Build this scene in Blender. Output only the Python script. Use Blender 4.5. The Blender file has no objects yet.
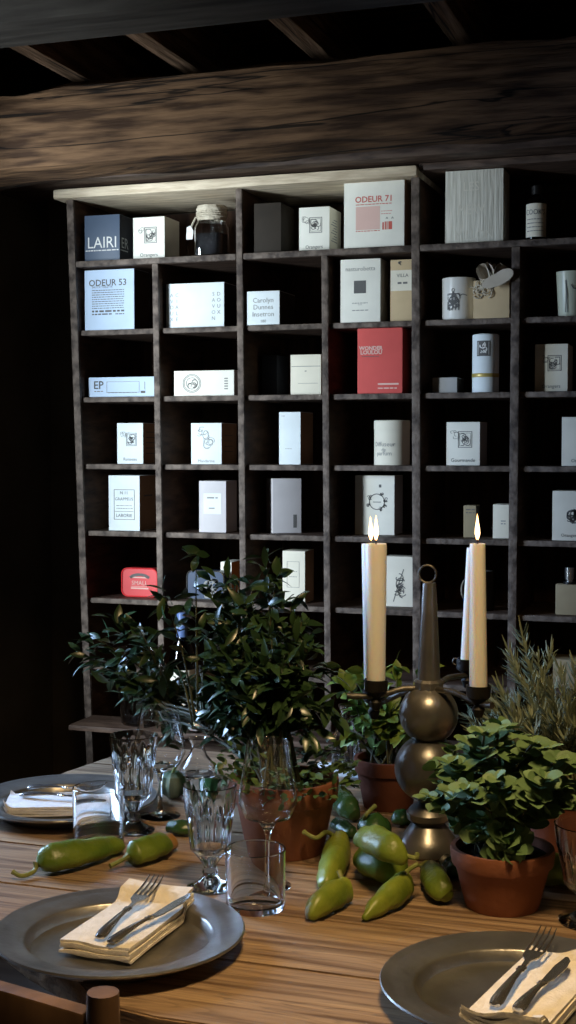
import bpy, bmesh, math, random
import numpy as np
from mathutils import Vector, Matrix
PI = math.pi
S = bpy.context.scene
COL = S.collection
rnd = random.Random(7)

# ------------------------------------------------------------------ camera
F, HOR, VX, CZ = 1350.0, 445.0, -3700.0, 1.38
PITCH = math.atan((512 - HOR) / F)
YAW = math.atan(F / (288 - VX) / math.cos(PITCH))
cd = bpy.data.cameras.new('camera'); cam = bpy.data.objects.new('camera', cd); COL.objects.link(cam)
cd.sensor_fit = 'HORIZONTAL'; cd.sensor_width = 36; cd.lens = F / 576 * 36
cd.clip_start = 0.05
cam.location = (0, 0, CZ); cam.rotation_euler = (PI / 2 - PITCH, 0, YAW)
S.camera = cam

# ------------------------------------------------------------------ light, exposure
S.view_settings.view_transform = 'Standard'; S.view_settings.look = 'None'
S.view_settings.gamma = 1.0; S.view_settings.use_curve_mapping = False
S.view_settings.exposure = 0.15
w = bpy.data.worlds.new('world'); S.world = w; w.use_nodes = True
w.node_tree.nodes['Background'].inputs[0].default_value = (1.0, 0.72, 0.45, 1)
w.node_tree.nodes['Background'].inputs[1].default_value = 0.024


def area(name, loc, target, sx, sy, power, color, spread=PI):
    l = bpy.data.lights.new(name, 'AREA'); l.shape = 'RECTANGLE'; l.size = sx; l.size_y = sy
    l.energy = power; l.color = color; l.spread = spread
    o = bpy.data.objects.new(name, l); COL.objects.link(o); o.location = loc
    d = Vector(target) - Vector(loc); o.rotation_euler = d.to_track_quat('-Z', 'Y').to_euler()
    return o


area('window_daylight', (-2.85, 1.05, 1.50), (-1.35, 3.3, 1.45), 0.8, 1.1, 245, (0.80, 0.92, 1.0))
area('window_sky_light', (-2.45, 2.25, 1.50), (-1.0, 2.0, 0.75), 0.9, 0.7, 38.0, (0.42, 0.63, 1.0), math.radians(130))
area('ceiling_lamp_light', (-0.25, 1.12, 2.35), (-0.35, 1.45, 0.75), 0.30, 0.30, 8.5, (1.0, 0.68, 0.33), math.radians(110))

FW = Vector((-math.sin(YAW) * math.cos(PITCH), math.cos(YAW) * math.cos(PITCH), -math.sin(PITCH)))
RT = Vector((math.cos(YAW), math.sin(YAW), 0)); UP = RT.cross(FW); CAM = Vector((0, 0, CZ))


def ray(px, py): return FW + RT * ((px - 288) / F) - UP * ((py - 512) / F)
def onY(px, py, Y): d = ray(px, py); return CAM + d * (Y / d.y)
def onZ(px, py, Z): d = ray(px, py); return CAM + d * ((Z - CZ) / d.z)
def scale_at(p): return F / (Vector(p) - CAM).dot(FW)


# ------------------------------------------------------------------ materials
def mat(name, col, rough=0.5, metal=0.0, col2=None, nscale=8.0, stretch=(1, 1, 1), bump=0.0, bscale=None,
        lo=0.35, hi=0.65, spec=0.5, island=False, detail=6, **kw):
    m = bpy.data.materials.new(name); m.use_nodes = True
    nt = m.node_tree; N = nt.nodes; L = nt.links; b = N['Principled BSDF']
    b.inputs['Base Color'].default_value = (*col, 1); b.inputs['Roughness'].default_value = rough
    b.inputs['Metallic'].default_value = metal; b.inputs['Specular IOR Level'].default_value = spec
    for k, v in kw.items():
        k = k.replace('_', ' ')
        b.inputs[k].default_value = v
    tc = N.new('ShaderNodeTexCoord'); mp = N.new('ShaderNodeMapping'); mp.inputs['Scale'].default_value = stretch
    L.new(tc.outputs['Object'], mp.inputs['Vector'])
    if col2 is not None:
        r = N.new('ShaderNodeValToRGB')
        if island:
            g = N.new('ShaderNodeNewGeometry'); L.new(g.outputs['Random Per Island'], r.inputs[0])
        else:
            n = N.new('ShaderNodeTexNoise'); n.inputs['Scale'].default_value = nscale; n.inputs['Detail'].default_value = detail
            L.new(mp.outputs[0], n.inputs['Vector']); L.new(n.outputs[0], r.inputs[0])
        r.color_ramp.elements[0].position = lo; r.color_ramp.elements[0].color = (*col, 1)
        r.color_ramp.elements[1].position = hi; r.color_ramp.elements[1].color = (*col2, 1)
        L.new(r.outputs[0], b.inputs['Base Color'])
    if bump:
        n2 = N.new('ShaderNodeTexNoise'); n2.inputs['Scale'].default_value = bscale or nscale; n2.inputs['Detail'].default_value = 8
        L.new(mp.outputs[0], n2.inputs['Vector'])
        bp = N.new('ShaderNodeBump'); bp.inputs['Strength'].default_value = bump; bp.inputs['Distance'].default_value = 0.01
        L.new(n2.outputs[0], bp.inputs['Height']); L.new(bp.outputs[0], b.inputs['Normal'])
    return m


M = {}
M['shelf'] = mat('dark_shelf_wood', (0.030, 0.013, 0.007), 0.6, col2=(0.085, 0.042, 0.022), nscale=5, stretch=(2, 2, 9), bump=0.25, bscale=14, spec=0.3)
M['shelf_h'] = mat('dark_board_wood', (0.040, 0.022, 0.015), 0.6, col2=(0.11, 0.07, 0.05), nscale=6, stretch=(2, 9, 9), bump=0.25, bscale=14, spec=0.3)
M['worn'] = mat('worn_grey_wood', (0.045, 0.032, 0.026), 0.65, col2=(0.17, 0.132, 0.108), nscale=14, stretch=(2.5, 6, 2.5), bump=0.4, bscale=40, spec=0.3)
M['topboard'] = mat('sunlit_pale_wood', (0.50, 0.40, 0.28), 0.7, col2=(0.78, 0.66, 0.49), nscale=9, stretch=(1, 8, 8), bump=0.4, bscale=30, spec=0.3)  # pale top board wood, colour raised to hold the sunlight falling on it
M['backboard'] = mat('dark_back_wood', (0.026, 0.012, 0.007), 0.8, col2=(0.07, 0.034, 0.018), nscale=5, stretch=(9, 3, 1), bump=0.3, spec=0.2)
def beam_mat(name, c0, c1, st, cracks=True):
    m = mat(name, c0, 0.85, col2=c1, nscale=5, stretch=st, bump=0.9, bscale=7, spec=0.2, detail=14, lo=0.38, hi=0.62)
    nt = m.node_tree; N = nt.nodes; L = nt.links; b = N['Principled BSDF']
    tc = N.new('ShaderNodeTexCoord'); mp = N.new('ShaderNodeMapping'); mp.inputs['Scale'].default_value = tuple((0.22 if k < 1 else 0.5) * k for k in st)
    n = N.new('ShaderNodeTexNoise'); n.inputs['Scale'].default_value = 2.2; n.inputs['Detail'].default_value = 4; n.inputs['Distortion'].default_value = 0.4
    L.new(tc.outputs['Object'], mp.inputs[0]); L.new(mp.outputs[0], n.inputs['Vector'])
    r = N.new('ShaderNodeValToRGB'); e = r.color_ramp.elements
    e[0].position = 0.46; e[0].color = (1, 1, 1, 1); e[1].position = 0.54; e[1].color = (1, 1, 1, 1)
    for p_, v_ in ((0.488, 0.9), (0.496, 0.12), (0.504, 0.12), (0.512, 0.9)): k = e.new(p_); k.color = (v_, v_, v_, 1)
    L.new(n.outputs[0], r.inputs[0])
    mx = N.new('ShaderNodeMix'); mx.data_type = 'RGBA'; mx.blend_type = 'MULTIPLY'; mx.inputs[0].default_value = 1.0
    src = b.inputs['Base Color'].links[0].from_socket
    L.new(src, mx.inputs[6]); L.new(r.outputs[0], mx.inputs[7]); L.new(mx.outputs[2], b.inputs['Base Color'])
    return m


M['beam'] = beam_mat('old_oak', (0.036, 0.018, 0.009), (0.155, 0.086, 0.044), (0.9, 9, 9))
M['beam_y'] = beam_mat('old_oak_joist', (0.070, 0.040, 0.022), (0.17, 0.10, 0.06), (9, 0.9, 9))
M['greybeam'] = mat('grey_oak', (0.035, 0.030, 0.026), 0.85, col2=(0.075, 0.066, 0.057), nscale=4, stretch=(1, 7, 7), bump=0.5, spec=0.2)
M['plaster'] = mat('dark_plaster', (0.085, 0.070, 0.050), 0.95, col2=(0.14, 0.115, 0.085), nscale=3, bump=0.5, bscale=9, spec=0.1)
M['floor'] = mat('dark_floor', (0.05, 0.035, 0.025), 0.7, col2=(0.10, 0.07, 0.05), nscale=3, stretch=(1, 6, 1))
M['pewter'] = mat('pewter', (0.19, 0.185, 0.172), 0.34, 0.82, col2=(0.34, 0.33, 0.308), nscale=9, bump=0.2, bscale=26)
M['pewter_dark'] = mat('aged_pewter', (0.15, 0.147, 0.138), 0.34, 0.78, col2=(0.29, 0.28, 0.262), nscale=9, bump=0.25, bscale=14)
M['iron'] = mat('black_iron', (0.012, 0.011, 0.010), 0.5, 0.6, col2=(0.03, 0.026, 0.022), nscale=20, bump=0.3, bscale=60)
M['grey_iron'] = mat('grey_iron', (0.09, 0.085, 0.075), 0.5, 0.9, col2=(0.19, 0.18, 0.16), nscale=30, bump=0.4, bscale=60)
M['silver'] = mat('silver', (0.45, 0.44, 0.42), 0.20, 0.92, col2=(0.62, 0.605, 0.58), nscale=30)
M['linen'] = mat('cream_linen', (0.74, 0.68, 0.56), 0.9, col2=(0.84, 0.78, 0.66), nscale=60, bump=0.25, bscale=250, spec=0.1)
M['linen_w'] = mat('white_linen', (0.68, 0.66, 0.64), 0.9, col2=(0.80, 0.78, 0.75), nscale=60, bump=0.25, bscale=250, spec=0.1)
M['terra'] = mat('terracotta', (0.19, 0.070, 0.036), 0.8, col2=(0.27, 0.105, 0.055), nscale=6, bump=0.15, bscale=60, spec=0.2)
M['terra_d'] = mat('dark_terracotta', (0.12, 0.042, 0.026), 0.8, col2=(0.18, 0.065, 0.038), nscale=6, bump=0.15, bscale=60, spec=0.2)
M['soil'] = mat('soil', (0.012, 0.009, 0.007), 0.95, col2=(0.03, 0.022, 0.016), nscale=60, bump=1.0, bscale=90, spec=0.1)
M['stem'] = mat('green_stem', (0.05, 0.06, 0.02), 0.7, col2=(0.09, 0.08, 0.035), nscale=20)
M['bushleaf'] = mat('glossy_dark_leaf', (0.014, 0.036, 0.014), 0.28, col2=(0.042, 0.085, 0.032), island=True, lo=0.0, hi=1.0)
M['mintleaf'] = mat('small_green_leaf', (0.035, 0.075, 0.020), 0.5, col2=(0.075, 0.14, 0.035), island=True, lo=0, hi=1)
M['oreleaf'] = mat('soft_green_leaf', (0.090, 0.170, 0.060), 0.6, col2=(0.17, 0.27, 0.11), island=True, lo=0, hi=1)
M['basil'] = mat('bright_green_leaf', (0.085, 0.17, 0.03), 0.45, col2=(0.20, 0.30, 0.06), island=True, lo=0, hi=1)
M['needle'] = mat('grey_green_needle', (0.12, 0.155, 0.09), 0.6, col2=(0.28, 0.32, 0.21), island=True, lo=0, hi=1)
M['pep_light'] = mat('light_green_pepper', (0.12, 0.185, 0.018), 0.38, col2=(0.24, 0.29, 0.035), nscale=14, bump=0.35, bscale=45)
M['pep_mid'] = mat('green_pepper', (0.075, 0.135, 0.012), 0.36, col2=(0.16, 0.22, 0.025), nscale=14, bump=0.35, bscale=45)
M['pep_dark'] = mat('dark_green_pepper', (0.018, 0.060, 0.015), 0.26, col2=(0.045, 0.115, 0.03), nscale=14, bump=0.35, bscale=45)
M['pep_stem'] = mat('pepper_stem', (0.17, 0.21, 0.05), 0.5, col2=(0.26, 0.28, 0.09), nscale=30)
M['wax'] = mat('ivory_wax', (0.84, 0.82, 0.75), 0.45, col2=(0.88, 0.86, 0.80), nscale=10, Subsurface_Weight=0.5, Subsurface_Scale=0.012)
M['wax'].node_tree.nodes['Principled BSDF'].inputs['Subsurface Radius'].default_value = (1.0, 0.6, 0.35)
M['wick'] = mat('burnt_wick', (0.01, 0.008, 0.006), 0.9, col2=(0.03, 0.02, 0.015))
M['ink'] = mat('dark_ink', (0.10, 0.10, 0.10), 0.8, col2=(0.14, 0.14, 0.138))
M['ink_soft'] = mat('grey_ink', (0.24, 0.24, 0.235), 0.8, col2=(0.30, 0.30, 0.29))
M['ink_red'] = mat('red_ink', (0.55, 0.10, 0.08), 0.8, col2=(0.62, 0.14, 0.10))
M['ink_pink'] = mat('pink_ink', (0.72, 0.48, 0.42), 0.8, col2=(0.76, 0.52, 0.46))
M['ink_white'] = mat('white_ink', (0.72, 0.72, 0.70), 0.7, col2=(0.8, 0.8, 0.78))
M['gold'] = mat('gold_foil', (0.48, 0.36, 0.10), 0.4, 0.3, col2=(0.56, 0.43, 0.14))
M['blackcap'] = mat('black_plastic', (0.008, 0.008, 0.008), 0.3, col2=(0.013, 0.012, 0.012))
M['chair'] = mat('chair_oak', (0.10, 0.055, 0.028), 0.5, col2=(0.22, 0.125, 0.065), nscale=5, stretch=(4, 4, 1), bump=0.2)
M['cord'] = mat('raffia_cord', (0.42, 0.36, 0.27), 0.9, col2=(0.58, 0.52, 0.41), nscale=40, bump=0.4, bscale=90)
M['tissue'] = mat('tissue_paper', (0.46, 0.40, 0.32), 0.9, col2=(0.58, 0.52, 0.43), nscale=20)


def paper(name, c, v=0.05, rough=0.75):
    return mat(name, tuple(max(0, k * (1 - v)) for k in c), rough, col2=tuple(min(1, k * (1 + v)) for k in c), nscale=12, spec=0.25)


P = {
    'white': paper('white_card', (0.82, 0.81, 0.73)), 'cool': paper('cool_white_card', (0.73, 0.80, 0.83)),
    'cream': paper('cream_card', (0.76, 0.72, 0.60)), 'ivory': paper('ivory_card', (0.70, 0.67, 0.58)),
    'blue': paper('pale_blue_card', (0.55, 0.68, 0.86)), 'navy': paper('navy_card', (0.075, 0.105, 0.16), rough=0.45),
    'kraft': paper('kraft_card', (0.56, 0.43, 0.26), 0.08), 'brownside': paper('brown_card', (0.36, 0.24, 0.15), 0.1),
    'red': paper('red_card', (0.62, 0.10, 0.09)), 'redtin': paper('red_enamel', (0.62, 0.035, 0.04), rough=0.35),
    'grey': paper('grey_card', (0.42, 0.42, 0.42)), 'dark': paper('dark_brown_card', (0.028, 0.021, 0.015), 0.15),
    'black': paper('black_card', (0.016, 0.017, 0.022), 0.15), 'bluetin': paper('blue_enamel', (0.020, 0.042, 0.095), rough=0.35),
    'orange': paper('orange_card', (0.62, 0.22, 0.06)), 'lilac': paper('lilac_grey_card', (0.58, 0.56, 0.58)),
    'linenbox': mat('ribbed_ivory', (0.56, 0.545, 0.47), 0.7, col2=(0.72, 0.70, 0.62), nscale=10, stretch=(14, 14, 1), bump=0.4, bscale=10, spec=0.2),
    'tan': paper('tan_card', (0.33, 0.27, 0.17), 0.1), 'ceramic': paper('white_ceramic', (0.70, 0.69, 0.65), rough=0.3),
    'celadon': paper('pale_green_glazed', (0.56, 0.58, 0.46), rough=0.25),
}


def glass(name, col=(1, 1, 1), rough=0.0, ior=1.45):
    m = mat(name, col, rough, spec=0.5, col2=tuple(c * 0.985 for c in col), nscale=3)
    b = m.node_tree.nodes['Principled BSDF']
    b.inputs['Transmission Weight'].default_value = 1.0; b.inputs['IOR'].default_value = ior
    return m


M['glass'] = glass('clear_glass'); M['glass_cut'] = glass('cut_glass', (0.97, 0.985, 0.98))
M['glass_smoke'] = glass('smoky_glass', (0.30, 0.31, 0.30)); M['glass_dark'] = glass('dark_bottle_glass', (0.03, 0.03, 0.025))
fm = bpy.data.materials.new('flame'); fm.use_nodes = True; fn = fm.node_tree.nodes; fl = fm.node_tree.links
fn.remove(fn['Principled BSDF'])
em = fn.new('ShaderNodeEmission'); em.inputs[1].default_value = 6.0
tc = fn.new('ShaderNodeTexCoord'); sx = fn.new('ShaderNodeSeparateXYZ'); rp = fn.new('ShaderNodeValToRGB')
fl.new(tc.outputs['Generated'], sx.inputs[0]); fl.new(sx.outputs[2], rp.inputs[0]); fl.new(rp.outputs[0], em.inputs[0])
rp.color_ramp.elements[0].color = (1.0, 0.36, 0.10, 1); rp.color_ramp.elements[0].position = 0.0
rp.color_ramp.elements[1].color = (1.0, 0.42, 0.12, 1); rp.color_ramp.elements[1].position = 1.0
e = rp.color_ramp.elements.new(0.35); e.color = (1.0, 0.72, 0.36, 1)
fl.new(em.outputs[0], fn['Material Output'].inputs[0])
M['flame'] = fm


def table_mat():
    m = bpy.data.materials.new('weathered_table_wood'); m.use_nodes = True
    nt = m.node_tree; N = nt.nodes; L = nt.links; b = N['Principled BSDF']
    tc = N.new('ShaderNodeTexCoord'); g = N.new('ShaderNodeNewGeometry')
    ad = N.new('ShaderNodeVectorMath'); ad.operation = 'ADD'
    cx = N.new('ShaderNodeCombineXYZ'); mu = N.new('ShaderNodeMath'); mu.operation = 'MULTIPLY'; mu.inputs[1].default_value = 9.0
    L.new(g.outputs['Random Per Island'], mu.inputs[0]); L.new(mu.outputs[0], cx.inputs[0]); L.new(mu.outputs[0], cx.inputs[2])
    L.new(tc.outputs['Object'], ad.inputs[0]); L.new(cx.outputs[0], ad.inputs[1])
    mp = N.new('ShaderNodeMapping'); mp.inputs['Scale'].default_value = (1.0, 23, 23); L.new(ad.outputs[0], mp.inputs[0])
    n = N.new('ShaderNodeTexNoise'); n.inputs['Scale'].default_value = 3.2; n.inputs['Detail'].default_value = 9; n.inputs['Distortion'].default_value = 0.6
    L.new(mp.outputs[0], n.inputs['Vector'])
    r = N.new('ShaderNodeValToRGB'); L.new(n.outputs[0], r.inputs[0])
    el = r.color_ramp.elements
    el[0].position = 0.34; el[0].color = (0.15, 0.090, 0.050, 1); el[1].position = 0.68; el[1].color = (0.42, 0.29, 0.17, 1)
    k = el.new(0.48); k.color = (0.285, 0.19, 0.115, 1)
    L.new(r.outputs[0], b.inputs['Base Color'])
    n3 = N.new('ShaderNodeTexNoise'); n3.inputs['Scale'].default_value = 1.5; n3.inputs['Detail'].default_value = 3; n3.inputs['Distortion'].default_value = 0.8
    mp3 = N.new('ShaderNodeMapping'); mp3.inputs['Scale'].default_value = (0.8, 11, 11); L.new(ad.outputs[0], mp3.inputs[0]); L.new(mp3.outputs[0], n3.inputs['Vector'])
    mm = N.new('ShaderNodeMath'); mm.operation = 'MULTIPLY'; mm.inputs[1].default_value = 14.0; L.new(n3.outputs[0], mm.inputs[0])
    fr_ = N.new('ShaderNodeMath'); fr_.operation = 'FRACT'; L.new(mm.outputs[0], fr_.inputs[0])
    r3 = N.new('ShaderNodeValToRGB'); q = r3.color_ramp.elements; q[0].position = 0.0; q[0].color = (.45, .45, .45, 1); q[1].position = 0.30; q[1].color = (1, 1, 1, 1)
    k3 = q.new(0.92); k3.color = (1, 1, 1, 1); k4 = q.new(1.0); k4.color = (.5, .5, .5, 1)
    L.new(fr_.outputs[0], r3.inputs[0])
    mx = N.new('ShaderNodeMix'); mx.data_type = 'RGBA'; mx.blend_type = 'MULTIPLY'; mx.inputs[0].default_value = 0.55
    L.new(r.outputs[0], mx.inputs[6]); L.new(r3.outputs[0], mx.inputs[7]); L.new(mx.outputs[2], b.inputs['Base Color'])
    b.inputs['Roughness'].default_value = 0.42; b.inputs['Specular IOR Level'].default_value = 0.5
    bp = N.new('ShaderNodeBump'); bp.inputs['Strength'].default_value = 0.45; bp.inputs['Distance'].default_value = 0.006
    L.new(n.outputs[0], bp.inputs['Height']); L.new(bp.outputs[0], b.inputs['Normal'])
    return m


M['table'] = table_mat()


# ------------------------------------------------------------------ mesh helpers
class MB:
    def __init__(self): self.bm = bmesh.new(); self.mi = 0

    def face(self, vs, smooth=True):
        try:
            f = self.bm.faces.new(vs); f.material_index = self.mi; f.smooth = smooth
            return f
        except ValueError:
            return None

    def box(self, x0, x1, y0, y1, z0, z1, bev=0.0, shear=(0, 0), mtx=None, seg=2):
        t = bmesh.new(); bmesh.ops.create_cube(t, size=1)
        for v in t.verts:
            top = v.co.z > 0
            v.co = Vector(((x0 + x1) / 2 + v.co.x * (x1 - x0), (y0 + y1) / 2 + v.co.y * (y1 - y0), (z0 + z1) / 2 + v.co.z * (z1 - z0)))
            v.co.x += shear[1] if top else shear[0]
        if bev: bmesh.ops.bevel(t, geom=t.edges[:], offset=bev, segments=seg, affect='EDGES', profile=0.6)
        self.merge(t, mtx); return self

    def merge(self, t, mtx=None, smooth=False):
        mp = {}
        for v in t.verts: mp[v] = self.bm.verts.new(mtx @ v.co if mtx else v.co)
        for f in t.faces: self.face([mp[v] for v in f.verts], smooth)
        t.free()

    def lathe(self, prof, seg=32, cx=0, cy=0, z0=0, mod=None, mtx=None):
        rings = []
        for i, (r, z) in enumerate(prof):
            if r < 1e-6:
                p = Vector((cx, cy, z0 + z)); rings.append([self.bm.verts.new(mtx @ p if mtx else p)])
            else:
                ring = []
                for k in range(seg):
                    a = 2 * PI * k / seg; rr = r * (mod(i, a) if mod else 1)
                    p = Vector((cx + rr * math.cos(a), cy + rr * math.sin(a), z0 + z)); ring.append(self.bm.verts.new(mtx @ p if mtx else p))
                rings.append(ring)
        for a, b in zip(rings, rings[1:]):
            for k in range(seg):
                k2 = (k + 1) % seg
                if len(a) == 1 and len(b) == 1: continue
                if len(a) == 1: self.face([a[0], b[k2], b[k]])
                elif len(b) == 1: self.face([a[k], a[k2], b[0]])
                else: self.face([a[k], a[k2], b[k2], b[k]])
        return self

    def tube(self, pts, rad, seg=8, cap=True, lobes=0, lamp=0.0, squash=1.0):
        pts = [Vector(p) for p in pts]; n = len(pts)
        if not hasattr(rad, '__len__'): rad = [rad] * n
        up = None; rings = []
        for i, p in enumerate(pts):
            d = (pts[min(i + 1, n - 1)] - pts[max(i - 1, 0)]).normalized()
            if up is None:
                up = Vector((0, 0, 1)) if abs(d.z) < 0.9 else Vector((1, 0, 0))
            s = d.cross(up).normalized(); up = s.cross(d).normalized()
            ring = []
            for k in range(seg):
                a = 2 * PI * k / seg; r = rad[i] * (1 + lamp * math.cos(lobes * a + 0.7))
                ring.append(self.bm.verts.new(p + s * (r * math.cos(a)) + up * (r * squash * math.sin(a))))
            rings.append(ring)
        for a, b in zip(rings, rings[1:]):
            for k in range(seg): self.face([a[k], a[(k + 1) % seg], b[(k + 1) % seg], b[k]])
        if cap:
            self.face(rings[0][::-1]); self.face(rings[-1])
        return self

    def torus(self, c, R, r, axis='Y', seg=28, s2=8):
        pts = []
        for k in range(seg + 1):
            a = 2 * PI * k / seg
            v = {'Y': Vector((math.cos(a), 0, math.sin(a))), 'X': Vector((0, math.cos(a), math.sin(a))), 'Z': Vector((math.cos(a), math.sin(a), 0))}[axis]
            pts.append(Vector(c) + v * R)
        self.tube(pts, r, s2, False); return self

    def leaf(self, p, d, n, L, W, bend=0.25, prof=None, fold=0.25):
        prof = prof or [(0, 0.08), (0.25, 0.75), (0.5, 1.0), (0.75, 0.7), (1.0, 0.02)]
        d = d.normalized(); s = d.cross(n)
        if s.length < 1e-4: s = d.cross(Vector((1, 0.3, 0.1)))
        s.normalize(); n = s.cross(d).normalized()
        rows = []
        for t, wv in prof:
            c = p + d * (L * t) - n * (bend * L * t * t)
            h = W * 0.5 * wv
            rows.append([self.bm.verts.new(c - s * h + n * (fold * h)), self.bm.verts.new(c), self.bm.verts.new(c + s * h + n * (fold * h))])
        for a, b in zip(rows, rows[1:]):
            self.face([a[0], a[1], b[1], b[0]]); self.face([a[1], a[2], b[2], b[1]])

    def prism(self, outline, z0, z1, bev=0.0, mtx=None):
        t = bmesh.new(); vs = [t.verts.new((x, y, z0)) for x, y in outline]
        f = t.faces.new(vs); f.normal_update()
        r = bmesh.ops.extrude_face_region(t, geom=[f])
        for v in r['geom']:
            if isinstance(v, bmesh.types.BMVert): v.co.z = z1
        bmesh.ops.recalc_face_normals(t, faces=t.faces[:])
        if bev: bmesh.ops.bevel(t, geom=t.edges[:], offset=bev, segments=2, affect='EDGES')
        self.merge(t, mtx); return self

    # flat print on the plane y = const facing -y
    def rect(self, u0, v0, u1, v1, y=-0.0006, mtx=None):
        q = [Vector((u0, y, v0)), Vector((u1, y, v0)), Vector((u1, y, v1)), Vector((u0, y, v1))]
        self.face([self.bm.verts.new(mtx @ p if mtx else p) for p in q], False); return self

    def frame(self, u0, v0, u1, v1, t, y=-0.0006):
        self.rect(u0, v0, u1, v0 + t, y); self.rect(u0, v1 - t, u1, v1, y)
        self.rect(u0, v0 + t, u0 + t, v1 - t, y); self.rect(u1 - t, v0 + t, u1, v1 - t, y); return self

    def stroke(self, pts, wd, y=-0.0006):
        pts = [Vector((p[0], y, p[1])) for p in pts]; n = len(pts); rows = []
        for i, p in enumerate(pts):
            d = pts[min(i + 1, n - 1)] - pts[max(i - 1, 0)]
            if d.length < 1e-9: d = Vector((1, 0, 0))
            d.normalize(); s = Vector((-d.z, 0, d.x)) * wd / 2
            rows.append((self.bm.verts.new(p - s), self.bm.verts.new(p + s)))
        for a, b in zip(rows, rows[1:]): self.face([a[0], b[0], b[1], a[1]], False)
        return self

    def scribble(self, cx, cz, wd, hg, n, t, seed=1, y=-0.0006):
        r = random.Random(seed)
        for _ in range(n):
            x, z = cx + (r.random() - .5) * wd * .6, cz + (r.random() - .5) * hg * .6
            R = (0.15 + r.random() * .25) * min(wd, hg); a0 = r.random() * 6; sw = 2 + r.random() * 3.5; k = 0.5 + r.random()
            pts = []
            for i in range(12):
                a = a0 + sw * i / 11
                pts.append((min(max(x + R * math.cos(a), cx - wd / 2), cx + wd / 2), min(max(z + R * k * math.sin(a), cz - hg / 2), cz + hg / 2)))
            self.stroke(pts, t, y)
        return self

    def text(self, s, u, v, size, align='CENTER', y=-0.0006, mtx=None, bold=0.0, sx=1.0):
        c = bpy.data.curves.new('t', 'FONT'); c.body = s; c.size = size; c.align_x = align; c.resolution_u = 2
        c.offset = bold
        o = bpy.data.objects.new('t', c); me = o.to_mesh()
        vs = [self.bm.verts.new((mtx or Matrix()) @ Vector((u + q.co.x * sx, y, v + q.co.y))) for q in me.vertices]
        for f in me.polygons: self.face([vs[i] for i in f.vertices], False)
        o.to_mesh_clear(); bpy.data.objects.remove(o); bpy.data.curves.remove(c); return self

    def words(self, u0, u1, v, h, seed, y=-0.0006):
        r = random.Random(seed); u = u0
        while u < u1 - h:
            l = min((1.2 + r.random() * 4) * h, u1 - u); self.rect(u, v, u + l, v + h, y); u += l + h * .8
        return self

    def build(self, name, mats, parent=None, recalc=True, sub=0):
        if recalc: bmesh.ops.recalc_face_normals(self.bm, faces=self.bm.faces[:])
        me = bpy.data.meshes.new(name); self.bm.to_mesh(me); self.bm.free()
        for m in (mats if isinstance(mats, (list, tuple)) else [mats]): me.materials.append(m)
        me.set_sharp_from_angle(angle=math.radians(38))
        o = bpy.data.objects.new(name, me); COL.objects.link(o)
        if parent: o.parent = parent
        if sub:
            md = o.modifiers.new('subdivision', 'SUBSURF'); md.levels = sub; md.render_levels = sub
        return o


def thing(name, label, cat, loc=(0, 0, 0), rz=0, group=None):
    o = bpy.data.objects.new(name, None); COL.objects.link(o); o.empty_display_size = 0.02
    o.location = loc; o.rotation_euler = (0, 0, rz); tag(o, label, cat, group); return o


def tag(o, label, cat, group=None):
    o['label'] = label; o['category'] = cat
    if group: o['group'] = group
    return o


def struct(o): o['kind'] = 'structure'; return o


def copy_tree(src, loc, rz, label):
    r = src.copy(); COL.objects.link(r); r.location = loc; r.rotation_euler = (0, 0, rz); r['label'] = label
    for ch in list(src.children):
        c = ch.copy(); COL.objects.link(c); c.parent = r
        for g in list(ch.children):
            d = g.copy(); COL.objects.link(d); d.parent = c
    return r


# ------------------------------------------------------------------ room
YS = 3.65            # front plane of the shelving
struct(MB().box(-2.4, 2.6, -1.6, 4.3, -0.1, 0).build('floor', M['floor']))
struct(MB().box(-2.4, 2.6, 4.02, 4.2, 0, 2.75).build('wall_back', M['plaster']))
wl = MB()
wl.box(-2.36, -2.20, -1.6, 1.90, 0, 2.75); wl.box(-2.36, -2.20, 2.80, 4.2, 0, 2.75)
wl.box(-2.36, -2.20, 1.90, 2.80, 0, 0.85); wl.box(-2.36, -2.20, 1.90, 2.80, 2.07, 2.75)
struct(wl.build('wall_left', M['plaster']))
struct(MB().box(-2.4, 2.6, -1.6, 4.2, 2.56, 2.7).build('ceiling', M['beam']))

# rough main beam (log)
def rough_beam(name, x0, x1, cy, cz, hy, hz, m, seed, jit=0.012, tilt=0.0):
    r = random.Random(seed); b = MB(); n = 26; rings = []
    for i in range(n + 1):
        x = x0 + (x1 - x0) * i / n; ring = []
        for k in range(16):
            a = 2 * PI * k / 16; ca, sa = math.cos(a), math.sin(a)
            q = (abs(ca) ** 4 + abs(sa) ** 4) ** (-1 / 4)
            j = 1 + jit / hz * (r.random() - .5) * 1.6 + 0.03 * math.sin(i * .5 + k)
            f_ = i / n; ring.append(b.bm.verts.new((x, cy + hy * ca * q * j, cz + tilt * f_ + hz * (1 - .12 * f_) * sa * q * j)))
        rings.append(ring)
    for p, q in zip(rings, rings[1:]):
        for k in range(16): b.face([p[k], p[(k + 1) % 16], q[(k + 1) % 16], q[k]])
    b.face(rings[0]); b.face(rings[-1][::-1])
    return b.build(name, m)

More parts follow.
